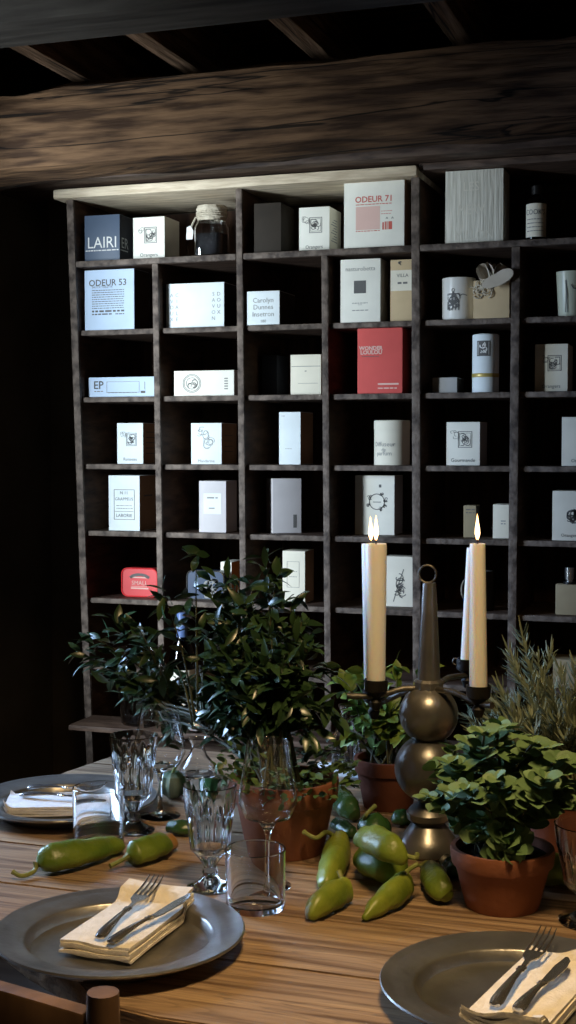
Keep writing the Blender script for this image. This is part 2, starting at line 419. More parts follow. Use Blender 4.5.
tag(rough_beam('ceiling_beam', -2.2, 1.6, 3.40, 2.236, 0.10, 0.120, M['beam'], 3, tilt=.055), 'massive rough-hewn log beam running across right above the shelving', 'beam')
o = MB().box(-2.2, 1.6, 2.87, 3.05, 2.38, 2.56, 0.006).build('ceiling_beam', [M['greybeam']])
tag(o, 'squared grey beam crossing the top left corner nearest the viewer', 'beam')
for X, lab in ((-1.79, 'leftmost wooden ceiling joist between the two beams'), (-1.46, 'wooden ceiling joist second from left between the beams'),
               (-1.08, 'wooden ceiling joist third from left above the middle shelves'), (-0.70, 'wooden ceiling joist nearest right, above the embossed ivory box')):
    o = MB().box(X - 0.03, X + 0.025, 3.051, 4.02, 2.405, 2.559, 0.004, mtx=Matrix()).build('ceiling_joist', M['beam_y'])
    tag(o, lab, 'joist', 'joists under the ceiling')
for j in range(2):
    pass
tag(MB().box(-2.19, 1.6, 3.57, 3.86, 2.1515, 2.26, 0.006).build('header_plank', M['shelf_h']), 'dark horizontal plank wedged between log beam and top of shelving', 'plank')

# ------------------------------------------------------------------ shelving
ZR = {'T': 2.135, 'A': 1.929, 'B': 1.724, 'C': 1.524, 'D': 1.323, 'E': 1.1215, 'F': 0.918, 'G': 0.715}
YB = 3.98
unit = thing('shelving_unit', 'tall dark wooden pigeonhole shelving filled with boxes behind the table', 'shelf', (-0.9, 3.8, 0))
ox, oy = -0.9, 3.8
UPR = [(-1.927, -1.876, 'T'), (-1.652, -1.632, 'A'), (-1.387, -1.371, 'T'), (-1.132, -1.116, 'A'), (-0.870, -0.857, 'T'),
       (-0.592, -0.596, 'A'), (-0.330, -0.330, 'T'), (-0.065, -0.065, 'A'), (0.20, 0.20, 'T')]
TH = 0.0165


def upx(i, z):
    xt, xb, t = UPR[i]; return xb + (xt - xb) * (z - 0.5) / (2.13 - 0.5)


for i, (xt, xb, t) in enumerate(UPR):
    zt = ZR[t] - (0.0225 if t == 'T' else 0.018); b = MB(); th = TH * (1.25 if i in (0,) else 1.0) * (1.25 if i in (4, 5) else 1)
    h = th / 2; lip = 0.012
    b.box(-h, h, YS + lip - oy, YB - oy, 0, zt, 0, (upx(i, 0) - ox, upx(i, zt) - ox))
    b.mi = 1
    b.box(-h - .0015, h + .0015, YS - oy, YS + lip - oy, 0, zt, 0.004, (upx(i, 0) - ox, upx(i, zt) - ox))
    b.build('upright', [M['shelf'], M['worn']], unit)


def board(row, i0, i1, thick=0.016):
    z = ZR[row]; b = MB(); g = TH / 2 * 1.3
    x0 = upx(i0, z) - ox + (g if i0 not in () else 0); x1 = upx(i1, z) - ox - g
    rec = 0.016 if row != 'A' else 0.002
    b.box(x0, x1, YS + rec + .012 - oy, YB - oy, z - thick, z)
    b.mi = 1
    b.box(x0, x1, YS + rec - oy, YS + rec + .012 - oy, z - thick, z, 0.004)
    b.build('shelf_board', [M['shelf_h'], M['worn']], unit)


for i in (0, 2, 4, 6): board('A', i, i + 2, 0.018)
for row in 'BCDEFG':
    for i in range(8): board(row, i, i + 1)
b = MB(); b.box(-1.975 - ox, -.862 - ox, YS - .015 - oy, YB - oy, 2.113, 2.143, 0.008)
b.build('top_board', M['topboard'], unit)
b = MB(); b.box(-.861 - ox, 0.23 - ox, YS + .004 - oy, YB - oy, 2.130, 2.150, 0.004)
b.build('top_board', M['shelf_h'], unit)  # right half gets the dark wood, so its shade is in the colour
MB().box(-1.92 - ox, 0.21 - ox, YB + .001 - oy, YB + .02 - oy, 0.02, 2.11).build('back_panel', M['backboard'], unit)
b = MB(); b.box(-1.86 - ox, 0.25 - ox, YS - .16 - oy, YS - .002 - oy, 0.549, 0.565, 0.004)
b.box(-1.7 - ox, 0.2 - ox, YS - .06 - oy, YS - .02 - oy, 0.0, 0.549)
b.build('ledge', M['shelf_h'], unit)


# ------------------------------------------------------------------ boxes on the shelves
GB = 'boxed fragrances on the shelves'


def geo(x0, x1, yt, row, r):
    Y = YS + r; ym = 400
    a = onY(x0, yt, Y); c = onY(x1, yt, Y)
    z0 = ZR[row]; return a.x, c.x, z0, (a.z + c.z) / 2 - z0, Y


def carton(label, x0, x1, yt, row, r=0.06, front='white', side=None, dep=0.10, rot=0, name='perfume_box', pr=(), lean=0, cat='box', bev=0.0012, group=GB, spr=None):
    X0, X1, z0, H, Y = geo(x0, x1, yt, row, r); W = X1 - X0
    t = thing(name, label, cat, ((X0 + X1) / 2, Y, z0), rot, group)
    b = MB(); b.box(-W / 2, W / 2, 0, dep, 0.0004, H, bev)
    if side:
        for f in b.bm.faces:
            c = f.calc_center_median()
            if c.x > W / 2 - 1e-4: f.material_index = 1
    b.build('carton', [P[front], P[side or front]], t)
    for ink, fn in pr:
        b = MB(); fn(b, W, H)
        if hasattr(fn, 'extra'):
            e_ = MB(); fn.extra(e_, W, H); e_.build('printed_signature', M[ink], t, recalc=False)
        b.build('printed_lettering', M.get(ink) or P[ink], t, recalc=False)
    if spr:
        b = MB(); spr[1](b, W, H, Matrix.Translation((W / 2, 0, 0)) @ Matrix.Rotation(PI / 2, 4, 'Z'))
        b.build('side_lettering', M[spr[0]], t, recalc=False)
    return t, W, H


def stamp(seed, cu=0.5, cv=0.55, sz=0.42, sig='Orangers', ornament=True, hh=1.15):
    def fn(b, W, H):
        s = sz * W; u = (cu - .5) * W; v = cv * H
        b.frame(u - s / 2, v - s * hh / 2, u + s / 2, v + s * hh / 2, W * .018)
        b.frame(u - s * .4, v - s * hh * .4, u + s * .4, v + s * hh * .4, W * .010)
        b.scribble(u, v, s * .75, s * .85, 12, W * .018, seed)
        if ornament: b.scribble(u - s * .75, v + s * .35, s * .6, s * .6, 5, W * .010, seed + 5)
    if sig: fn.extra = lambda b, W, H: b.text(sig, 0, H * .085, W * .15)
    return fn


def ln(u0, u1, v, h, seed=0): return lambda b, W, H: b.words(u0 * W - W / 2, u1 * W - W / 2, v * H, h * H, seed)
def tx(s, u, v, size, bold=0.0, align='CENTER', sx=1): return lambda b, W, H: b.text(s, u * W - W / 2, v * H, size * W, align, bold=bold * W, sx=sx)
def rc(u0, v0, u1, v1, y=-0.0006): return lambda b, W, H: b.rect(u0 * W - W / 2, v0 * H, u1 * W - W / 2, v1 * H, y)
def fr(u0, v0, u1, v1, t=.02): return lambda b, W, H: b.frame(u0 * W - W / 2, v0 * H, u1 * W - W / 2, v1 * H, t * W)
def sc(u, v, w_, h_, n, t, seed): return lambda b, W, H: b.scribble(u * W - W / 2, v * H, w_ * W, h_ * H, n, t * W, seed)


# row A
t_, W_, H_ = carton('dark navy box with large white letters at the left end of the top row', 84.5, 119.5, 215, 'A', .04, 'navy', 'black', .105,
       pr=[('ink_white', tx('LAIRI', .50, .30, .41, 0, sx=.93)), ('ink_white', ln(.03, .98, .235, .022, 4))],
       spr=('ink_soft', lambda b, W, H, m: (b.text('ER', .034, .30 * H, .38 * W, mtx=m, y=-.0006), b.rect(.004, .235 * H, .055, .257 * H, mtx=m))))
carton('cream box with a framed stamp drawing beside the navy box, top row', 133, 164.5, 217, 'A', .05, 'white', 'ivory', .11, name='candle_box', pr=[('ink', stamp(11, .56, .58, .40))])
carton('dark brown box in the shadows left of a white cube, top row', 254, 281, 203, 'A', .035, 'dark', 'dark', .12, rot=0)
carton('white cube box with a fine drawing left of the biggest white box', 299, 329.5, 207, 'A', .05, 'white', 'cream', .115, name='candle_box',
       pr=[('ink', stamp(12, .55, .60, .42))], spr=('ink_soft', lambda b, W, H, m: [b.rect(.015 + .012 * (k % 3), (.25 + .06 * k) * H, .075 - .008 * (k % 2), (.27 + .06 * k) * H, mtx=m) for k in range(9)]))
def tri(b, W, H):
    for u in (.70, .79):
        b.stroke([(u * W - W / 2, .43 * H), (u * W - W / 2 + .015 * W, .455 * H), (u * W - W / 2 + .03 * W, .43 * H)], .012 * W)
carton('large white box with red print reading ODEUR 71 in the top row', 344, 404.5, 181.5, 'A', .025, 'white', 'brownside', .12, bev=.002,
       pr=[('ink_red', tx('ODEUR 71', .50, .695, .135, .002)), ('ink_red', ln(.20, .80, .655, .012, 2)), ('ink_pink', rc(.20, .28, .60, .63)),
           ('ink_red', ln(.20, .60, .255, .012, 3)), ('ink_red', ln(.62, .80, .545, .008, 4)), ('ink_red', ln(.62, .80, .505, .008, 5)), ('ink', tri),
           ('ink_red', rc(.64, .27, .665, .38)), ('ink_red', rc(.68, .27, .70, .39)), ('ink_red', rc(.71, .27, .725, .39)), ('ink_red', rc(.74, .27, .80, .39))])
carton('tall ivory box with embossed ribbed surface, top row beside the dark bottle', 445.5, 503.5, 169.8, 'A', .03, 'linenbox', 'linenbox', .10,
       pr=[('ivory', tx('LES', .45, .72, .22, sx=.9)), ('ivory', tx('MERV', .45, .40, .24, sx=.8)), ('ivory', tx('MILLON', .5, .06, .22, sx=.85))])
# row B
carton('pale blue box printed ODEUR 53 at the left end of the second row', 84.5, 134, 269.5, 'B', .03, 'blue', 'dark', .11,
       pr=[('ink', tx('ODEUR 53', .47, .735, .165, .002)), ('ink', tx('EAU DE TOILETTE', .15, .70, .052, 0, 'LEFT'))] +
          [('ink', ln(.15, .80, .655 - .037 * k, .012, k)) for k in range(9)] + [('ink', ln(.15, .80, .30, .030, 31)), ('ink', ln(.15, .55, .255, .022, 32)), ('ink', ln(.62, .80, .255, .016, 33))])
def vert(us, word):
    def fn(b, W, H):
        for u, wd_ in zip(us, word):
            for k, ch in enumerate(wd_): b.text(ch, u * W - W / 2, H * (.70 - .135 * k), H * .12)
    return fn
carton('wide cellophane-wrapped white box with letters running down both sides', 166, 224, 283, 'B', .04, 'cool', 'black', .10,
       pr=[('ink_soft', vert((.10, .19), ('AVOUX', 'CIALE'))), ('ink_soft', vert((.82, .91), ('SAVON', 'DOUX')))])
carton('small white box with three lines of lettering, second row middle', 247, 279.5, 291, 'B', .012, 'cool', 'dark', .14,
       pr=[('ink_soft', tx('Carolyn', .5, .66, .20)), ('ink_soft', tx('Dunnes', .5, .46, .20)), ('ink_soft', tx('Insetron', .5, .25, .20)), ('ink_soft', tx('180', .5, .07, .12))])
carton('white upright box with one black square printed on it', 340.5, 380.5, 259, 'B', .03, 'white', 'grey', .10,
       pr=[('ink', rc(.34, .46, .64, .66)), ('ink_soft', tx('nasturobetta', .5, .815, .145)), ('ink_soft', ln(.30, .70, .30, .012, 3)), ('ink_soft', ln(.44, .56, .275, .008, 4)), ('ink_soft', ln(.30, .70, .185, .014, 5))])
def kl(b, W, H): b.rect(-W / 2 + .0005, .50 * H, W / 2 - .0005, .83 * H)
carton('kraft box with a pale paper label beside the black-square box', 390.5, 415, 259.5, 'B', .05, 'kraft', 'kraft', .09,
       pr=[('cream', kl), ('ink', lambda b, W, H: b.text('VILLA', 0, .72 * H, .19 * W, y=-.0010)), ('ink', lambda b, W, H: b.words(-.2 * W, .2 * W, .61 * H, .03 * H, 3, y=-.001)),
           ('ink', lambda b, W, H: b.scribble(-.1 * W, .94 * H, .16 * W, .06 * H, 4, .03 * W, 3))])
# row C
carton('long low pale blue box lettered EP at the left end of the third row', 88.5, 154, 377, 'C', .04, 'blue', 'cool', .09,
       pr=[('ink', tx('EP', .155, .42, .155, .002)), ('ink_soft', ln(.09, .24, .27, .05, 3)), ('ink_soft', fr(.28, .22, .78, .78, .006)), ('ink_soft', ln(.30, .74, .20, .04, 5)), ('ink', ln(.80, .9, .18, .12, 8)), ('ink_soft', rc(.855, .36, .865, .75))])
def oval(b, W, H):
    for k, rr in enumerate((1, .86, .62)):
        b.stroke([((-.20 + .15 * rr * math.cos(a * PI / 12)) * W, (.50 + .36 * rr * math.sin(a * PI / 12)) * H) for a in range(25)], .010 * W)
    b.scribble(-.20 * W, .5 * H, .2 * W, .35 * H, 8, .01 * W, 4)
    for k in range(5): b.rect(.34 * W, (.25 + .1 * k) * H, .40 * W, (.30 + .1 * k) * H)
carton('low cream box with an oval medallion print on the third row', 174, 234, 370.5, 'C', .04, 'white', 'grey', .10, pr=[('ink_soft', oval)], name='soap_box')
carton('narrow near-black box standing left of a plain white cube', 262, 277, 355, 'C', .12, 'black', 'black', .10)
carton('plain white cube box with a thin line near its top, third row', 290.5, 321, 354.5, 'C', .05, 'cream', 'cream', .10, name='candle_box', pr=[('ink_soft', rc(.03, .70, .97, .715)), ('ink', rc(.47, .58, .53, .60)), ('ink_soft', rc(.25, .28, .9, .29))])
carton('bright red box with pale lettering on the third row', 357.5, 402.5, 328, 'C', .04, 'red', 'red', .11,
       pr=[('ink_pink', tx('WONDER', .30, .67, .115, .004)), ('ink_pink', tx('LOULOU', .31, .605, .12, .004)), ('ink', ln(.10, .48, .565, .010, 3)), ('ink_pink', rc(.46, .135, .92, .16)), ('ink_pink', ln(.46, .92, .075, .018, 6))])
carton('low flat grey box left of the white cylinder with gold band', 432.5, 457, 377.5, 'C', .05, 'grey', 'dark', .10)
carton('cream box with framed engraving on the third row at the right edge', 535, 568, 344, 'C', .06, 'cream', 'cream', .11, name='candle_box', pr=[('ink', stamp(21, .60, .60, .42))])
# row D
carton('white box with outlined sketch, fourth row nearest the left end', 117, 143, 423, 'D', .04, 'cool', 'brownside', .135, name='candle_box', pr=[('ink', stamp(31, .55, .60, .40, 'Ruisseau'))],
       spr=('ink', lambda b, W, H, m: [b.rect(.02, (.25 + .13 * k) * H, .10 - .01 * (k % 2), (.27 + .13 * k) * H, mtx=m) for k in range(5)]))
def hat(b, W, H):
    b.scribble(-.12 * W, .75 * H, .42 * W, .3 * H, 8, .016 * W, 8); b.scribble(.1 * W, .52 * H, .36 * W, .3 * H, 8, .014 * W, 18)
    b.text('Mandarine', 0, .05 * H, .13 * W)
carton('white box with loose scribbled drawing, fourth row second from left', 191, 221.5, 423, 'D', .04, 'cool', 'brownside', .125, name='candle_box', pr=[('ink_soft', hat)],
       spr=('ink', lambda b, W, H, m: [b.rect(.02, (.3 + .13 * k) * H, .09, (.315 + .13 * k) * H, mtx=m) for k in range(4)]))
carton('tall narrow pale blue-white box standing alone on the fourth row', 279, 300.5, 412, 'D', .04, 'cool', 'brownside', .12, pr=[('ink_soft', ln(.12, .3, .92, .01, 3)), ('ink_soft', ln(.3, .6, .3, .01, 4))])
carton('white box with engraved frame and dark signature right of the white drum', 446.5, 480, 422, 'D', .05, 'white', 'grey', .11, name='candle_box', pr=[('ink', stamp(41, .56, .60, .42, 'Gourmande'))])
def urn(b, W, H):
    u = .12 * W; v = .46 * H
    b.scribble(u, v, .4 * W, .3 * H, 14, .03 * W, 5); b.rect(u - .02 * W, v - .1 * H, u + .02 * W, v + .18 * H); b.rect(u - .08 * W, v + .12 * H, u + .08 * W, v + .17 * H)
urn.extra = lambda b, W, H: b.text('Orangerie', .02 * W, .08 * H, .13 * W)
carton('cream box with dark urn emblem on the fourth row, cut by the frame', 562, 600, 417, 'D', .05, 'ivory', 'ivory', .10, name='candle_box', pr=[('ink', urn)])
# row E
carton('white box with bordered label reading LABORIE, fifth row left end', 108.5, 139.5, 475.5, 'E', .04, 'cool', 'brownside', .135,
       pr=[('ink_soft', fr(.17, .20, .84, .75, .02)), ('ink', tx('N 11', .5, .66, .13)), ('ink', tx('GRAPPEUS', .5, .55, .125)), ('ink_soft', ln(.25, .78, .45, .012, 2)), ('ink_soft', ln(.25, .78, .40, .012, 3)), ('ink_soft', rc(.2, .345, .8, .355)), ('ink', tx('LABORIE', .5, .25, .135))],
       spr=('ink', lambda b, W, H, m: b.rect(.03, .62 * H, .09, .645 * H, mtx=m)))
carton('lilac grey box with small white label, fifth row second column', 199, 226, 481, 'E', .05, 'lilac', 'lilac', .09, pr=[('cool', rc(.17, .36, .82, .76)), ('ink_soft', lambda b, W, H: b.words(-.2 * W, .2 * W, .66 * H, .03 * H, 2, y=-.001)), ('ink_soft', lambda b, W, H: b.words(-.14 * W, .14 * W, .46 * H, .025 * H, 2, y=-.001))])
carton('grey-brown box turned at an angle showing two faces, fifth row', 273, 301, 478.5, 'E', .09, 'lilac', 'lilac', .085, rot=math.radians(32), pr=[('ink', rc(.72, .1, .84, .34))])
def wreath(b, W, H):
    u, v, R = .06 * W, .56 * H, .19 * W
    b.stroke([(u + R * math.cos(a * PI / 16), v + R * math.sin(a * PI / 16)) for a in range(33)], .022 * W)
    for a in (60, 150, 200, 300, 15, 330): b.scribble(u + R * 1.12 * math.cos(math.radians(a)), v + R * 1.12 * math.sin(math.radians(a)), .11 * W, .11 * W, 5, .016 * W, a)
    b.rect(u + .05 * W, v + .24 * H, u + .11 * W, v + .29 * H); b.rect(u - .1 * W, v - .002, u + .1 * W, v)
carton('large white box with round wreath emblem behind the left candle flames', 355, 394.5, 475.5, 'E', .10, 'white', 'grey', .10, name='candle_box', pr=[('ink', wreath)])
carton('small plain pale box right of the right candle flame, fifth row', 493, 509, 504.5, 'E', .07, 'cream', 'ivory', .08, pr=[('ink_soft', ln(.5, .8, .5, .03, 2)), ('ink_soft', ln(.5, .8, .42, .03, 3))])
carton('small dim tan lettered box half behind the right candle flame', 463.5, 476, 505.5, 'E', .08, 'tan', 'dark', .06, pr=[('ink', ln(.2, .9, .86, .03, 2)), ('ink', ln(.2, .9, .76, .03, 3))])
carton('cream box with dark urn emblem on the fifth row at right edge', 552.5, 588, 491, 'E', .04, 'ivory', 'ivory', .10, name='candle_box', pr=[('ink', urn)])
# row F
def tin(label, x0, x1, yt, r, m, prints):
    X0, X1, z0, H, Y = geo(x0, x1, yt, 'F', r); W = X1 - X0; rr = min(W, H) * .22
    t = thing('tin', label, 'tin', ((X0 + X1) / 2, Y, z0 + .0004), 0, 'small tins on the shelves')
    out = []
    for cx, cz, a0 in ((W / 2 - rr, rr, -90), (W / 2 - rr, H - rr, 0), (-W / 2 + rr, H - rr, 90), (-W / 2 + rr, rr, 180)):
        for k in range(7): a = math.radians(a0 + 15 * k); out.append((cx + rr * math.cos(a), cz + rr * math.sin(a)))
    mt = Matrix(((1, 0, 0, 0), (0, 0, 1, 0), (0, 1, 0, 0), (0, 0, 0, 1)))
    b = MB(); b.prism(out, 0.003, .045, 0.0015, mtx=mt); b.build('tin_body', m, t)
    b = MB(); b.tube([(x * .97, .002, .0024 + z * .965) for x, z in out + out[:1]], .0022, 6, False); b.build('rolled_rim', M['silver'] if 'blue' in label else P['redtin'], t)
    for ink, fn in prints:
        b = MB(); fn(b, W, H)
        b.build('printed_lettering', M[ink], t, recalc=False)
    return t
def redp(b, W, H):
    b.stroke([(.30 * W * math.cos(a * PI / 12), (.56 + .22 * math.sin(a * PI / 12)) * H) for a in range(2, 11)], .1 * H, y=.0022)
def redp2(b, W, H):
    b.text('SMALL', 0, .42 * H, .21 * H, y=.0022); b.rect(-.24 * W, .66 * H, .22 * W, .70 * H, .0022); b.rect(-.24 * W, .28 * H, .24 * W, .33 * H, .0022); b.rect(-.24 * W, .36 * H, .2 * W, .375 * H, .0022)
tin('red tin with rounded corners on the sixth row', 121, 157.5, 568.5, .07, P['redtin'], [('ink', redp), ('ink_pink', redp2)])
def bl(b, W, H): b.scribble(.18 * W, .4 * H, .4 * W, .6 * H, 9, .05 * W, 3, y=.0022)
tin('dark blue tin with silver rim and rounded corners behind the bush', 186, 224, 571, .06, P['bluetin'], [('ink_soft', bl)])
carton('small white box with orange side right of the blue tin', 220.5, 231.5, 562, 'F', .115, 'white', 'orange', .10, pr=[])
carton('tall cream box on the sixth row above the bush', 282.5, 305, 551, 'F', .08, 'cream', 'brownside', .085, pr=[('ink_soft', fr(.2, .3, .75, .8, .015)), ('ink_soft', ln(.3, .65, .6, .012, 3)), ('ink_soft', ln(.3, .65, .5, .012, 4))])
def flower(b, W, H):
    b.scribble(.0, .42 * H, .45 * W, .55 * H, 16, .03 * W, 9); b.stroke([(-.2 * W, .1 * H), (0, .5 * H), (.15 * W, .75 * H)], .03 * W)
carton('ivory box with a dark flower drawing between left candle and cone', 385, 414, 556.5, 'F', .09, 'ivory', 'ivory', .06, pr=[('ink', flower)])
X0, X1, z0, H, Y = geo(553, 590, 660, 'G', .06)
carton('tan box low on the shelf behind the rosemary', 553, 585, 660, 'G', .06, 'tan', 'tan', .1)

# round things on the shelves
def pot_at(x0, x1, yt, row, r):
    X0, X1, z0, H, Y = geo(x0, x1, yt, row, r); R = (X1 - X0) / 2 * .985
    return (X0 + X1) / 2, Y + R, z0, R, H
def on_cyl(src, R, z0=0):   # wrap a flat print (x along, z up) round a cylinder of radius R, facing -y
    for v in src.bm.verts:
        a = v.co.x / R; rr = R + .0006; v.co = Vector((rr * math.sin(a), -rr * math.cos(a), v.co.z + z0))
    return src

x, y, z, R, H = pot_at(438.5, 472.5, 277, 'B', .03)
t = thing('ceramic_cup', 'white ceramic cup with rider drawing left of the kraft box', 'cup', (x, y, z), 0, 'scented candle cups')
MB().lathe([(0, .0004), (R * .93, .0004), (R * .98, .006), (R, H), (R * .94, H), (R * .92, .012), (0, .012)], 40).build('cup_body', P['ceramic'], t)
b = MB()
b.scribble(-.005, H * .42, .035, .045, 26, .0020, 77); b.rect(-.009, H * .52, -.003, H * .66); b.text('o', -.006, H * .66, .02)
for k in range(4): b.stroke([(-.015 + .008 * k, H * .35), (-.018 + .009 * k, H * .22)], .0022)
b.stroke([(.01, H * .55), (.02, H * .6), (.033, H * .57)], .002); b.stroke([(-.05, H * .9), (.05, H * .9)], .001)
on_cyl(b, R); b.build('rider_drawing', M['ink'], t, recalc=False)

x, y, z, R, H = pot_at(470, 497, 333.5, 'C', .05)
t = thing('cylinder_box', 'tall white cylindrical box with gold band and small black label', 'box', (x, y, z), 0, GB)
MB().lathe([(0, .0004), (R, .0004), (R, H - .003), (R - .003, H), (0, H)], 40).build('cylinder_body', P['cool'], t)
MB().lathe([(R + .0002, H * .265), (R + .0008, H * .27), (R + .0008, H * .325), (R + .0002, H * .33)], 40).build('gold_band', M['gold'], t)
b = MB(); n = 8
for k in range(n): b.rect(-.019 + .038 * k / n, H * .62, -.019 + .038 * (k + 1) / n, H * .88)
on_cyl(b, R); lab_ = b.build('black_label', M['ink'], t, recalc=False)
b = MB(); b.frame(-.016, H * .64, .016, H * .86, .0015); b.scribble(0, H * .76, .02, .03, 8, .002, 6); b.rect(-.008, H * .67, .008, H * .69)
on_cyl(b, R + .0005); b.build('label_emblem', M['ink_white'], lab_, recalc=False)

x, y, z, R, H = pot_at(370, 405.5, 420, 'D', .03)
t = thing('cylinder_box', 'wide white drum box with faint script on the fourth row', 'box', (x, y, z), 0, GB)
MB().lathe([(0, .0004), (R, .0004), (R, H * .80), (R + .0008, H * .805), (R + .0008, H - .002), (R - .002, H), (0, H)], 48).build('drum_body', P['cream'], t)
b = MB(); b.text('Diffuseur', -.012, H * .42, .018); b.text('de', -.012, H * .31, .014); b.text('parfum', -.012, H * .22, .017); on_cyl(b, R); b.build('printed_lettering', M['ink_soft'], t, recalc=False)

x, y, z, R, H = pot_at(554, 584, 270.5, 'B', .04)
t = thing('glazed_tumbler', 'pale green glazed tumbler with dark streaks at the right edge', 'cup', (x, y, z), 0, 'scented candle cups')
MB().lathe([(0, .0004), (R * .76, .0004), (R * .82, .006), (R, H), (R * .94, H), (R * .78, .012), (0, .012)], 36).build('cup_body', P['celadon'], t)
b = MB(); b.stroke([(-.008, H * .8), (-.006, H * .5), (-.008, H * .1)], .003); b.stroke([(.006, H * .7), (.012, H * .62), (.022, H * .6)], .003)
on_cyl(b, R * .96); b.build('dark_streaks', M['ink'], t, recalc=False)

# dark bottle with label, top row
x, y, z, R, H = pot_at(525, 545.5, 184, 'A', .02)
t = thing('apothecary_bottle', 'dark little bottle with aged paper label at top right', 'bottle', (x, y, z), 0)
zl = H * .70
MB().lathe([(0, .0004), (R * .95, .0004), (R, .004), (R, zl - .006), (R * .9, zl + .006), (R * .42, zl + .02), (R * .36, H * .80), (R * .36, H * .86), (0, H * .86)], 32).build('bottle_body', M['glass_dark'], t)
MB().lathe([(0, H * .84), (R * .52, H * .84), (R * .52, H - .002), (R * .46, H), (0, H)], 24).build('cap', M['blackcap'], t)
b = MB()
for k in range(14): b.rect(-R * 1.4 + R * 2.8 * k / 14, H * .06, -R * 1.4 + R * 2.8 * (k + 1) / 14, H * .66)
on_cyl(b, R); lab_ = b.build('paper_label', P['cream'], t, recalc=False)
b = MB(); b.text("COOK'S", 0, H * .46, .020, sx=.8)
for k in range(4): b.words(-R * .9, R * .9, H * (.16 + .07 * k), .002, k)
on_cyl(b, R + .0006); b.build('printed_lettering', M['ink'], lab_, recalc=False)

# glass jar with cloth-tied lid
x, y, z, R, H = pot_at(190.5, 221, 204, 'A', .035)
t = thing('preserving_jar', 'square glass jar with cord-tied lid and dangling tag, top row', 'jar', (x, y, z), 0)
hb = H * .66
sq = lambda i, a: (abs(math.cos(a)) ** 6 + abs(math.sin(a)) ** 6) ** (-1 / 6) * .93
MB().lathe([(0, .0004), (R * .96, .0006), (R, .006), (R, hb - .01), (R * .84, hb + .005), (R * .8, hb + .01), (R * .76, hb + .01), (R * .79, hb + .003), (R * .95, hb - .012), (R * .95, .008), (0, .006)], 48, mod=sq).build('jar_body', M['glass'], t)
MB().lathe([(0, .0065), (R * .92, .0085), (R * .92, hb * .70), (0, hb * .72)], 48, mod=sq).build('jar_contents', P['black'], t)
MB().lathe([(R * .86, hb + .008), (R * .92, hb + .02), (R * .88, hb + .034), (R * .97, H - .008), (R * .90, H), (0, H + .001)], 40, mod=lambda i, a: 1 + .03 * math.sin(9 * a + i)).build('cloth_lid', M['cord'], t)
b = MB()
for k in range(3): b.torus((0, 0, hb + .020 + .006 * k), R * .93, .0028, 'Z')
b.tube([(-R * .9, -.02, hb + .02), (-R * 1.15, -.024, hb - .005), (-R * 1.2, -.024, hb - .03)], .003, 6)
cord_ = b.build('cord', M['cord'], t)
b = MB(); b.prism([(-.010, 0), (.010, 0), (.013, .025), (.004, .040), (-.008, .036)], 0, .0018, mtx=Matrix.Translation((-R * 1.28, -.026, hb - .045)) @ Matrix.Rotation(PI / 2, 4, 'X')); b.build('paper_tag', M['linen_w'], cord_)

# kraft box with paper bow and tag
t, W, H = carton('kraft gift box topped with crumpled paper and a wooden tag', 473.5, 509.5, 280, 'B', .022, 'kraft', 'kraft', .09, name='gift_box')
b = MB(); r = random.Random(5)
for k in range(16):
    a = r.random() * 6.28; b.leaf(Vector((-.008 + .010 * math.cos(a), .03 + .012 * math.sin(a), H - .003)), Vector((.5 * math.cos(a) + .1, .5 * math.sin(a) - .15, 1)), Vector((math.cos(a + 1.5), math.sin(a + 1.5), .2)), .035 + .022 * r.random(), .032, .2, [(0, .35), (.4, .9), (.8, 1), (1, .7)], .5)
b.build('crumpled_paper', M['tissue'], t, recalc=False)
b = MB()
for k in range(20):
    a = r.random() * 6.28; px_ = -.022 + (r.random() - .5) * .03; pz = H - .022 + (r.random() - .5) * .03
    pts = [(px_ + .014 * math.cos(a + .6 * i), -.004 - .003 * math.sin(i), pz + .014 * math.sin(a + .6 * i)) for i in range(6)]
    b.tube(pts, .0016, 5)
b.tube([(-.03, -.004, H - .025), (-.045, -.004, H - .020), (-.06, -.003, H - .016)], .0016, 5)
b.build('cord_knot', M['cord'], t)
b = MB(); out = []
for k in range(24):
    a = 2 * PI * k / 24; rr = 1 - .22 * math.exp(-((a - PI / 2) ** 2) * 8)
    out.append((.046 * math.cos(a) * rr, .019 * math.sin(a) * rr * (1 + .15 * math.cos(a))))
b.prism(out, 0, .004, .001, mtx=Matrix.Translation((.024, -.036, H - .002)) @ Matrix.Rotation(math.radians(-24), 4, 'Y') @ Matrix.Rotation(PI / 2, 4, 'X'))
b.build('wooden_tag', M['tissue'], t)

# perfume flask, sixth row right
X0, X1, z0, H, Y = geo(555.5, 582, 584.5, 'F', .05); W = X1 - X0
t = thing('perfume_flask', 'square perfume flask with pale cap on the sixth row right', 'bottle', ((X0 + X1) / 2, Y, z0))
MB().box(-W / 2, W / 2, 0, .035, .0004, H, .003).build('flask_body', P['tan'], t)
MB().lathe([(.010, 0), (.010, .012), (.013, .013), (.013, .045), (0, .046)], 24, 0, .0175, H).build('cap', M['silver'], t)
MB().lathe([(.017, 0), (.017, .007), (.0, .007)], 24, 0, .0175, H - .0005).build('collar', M['blackcap'], t)

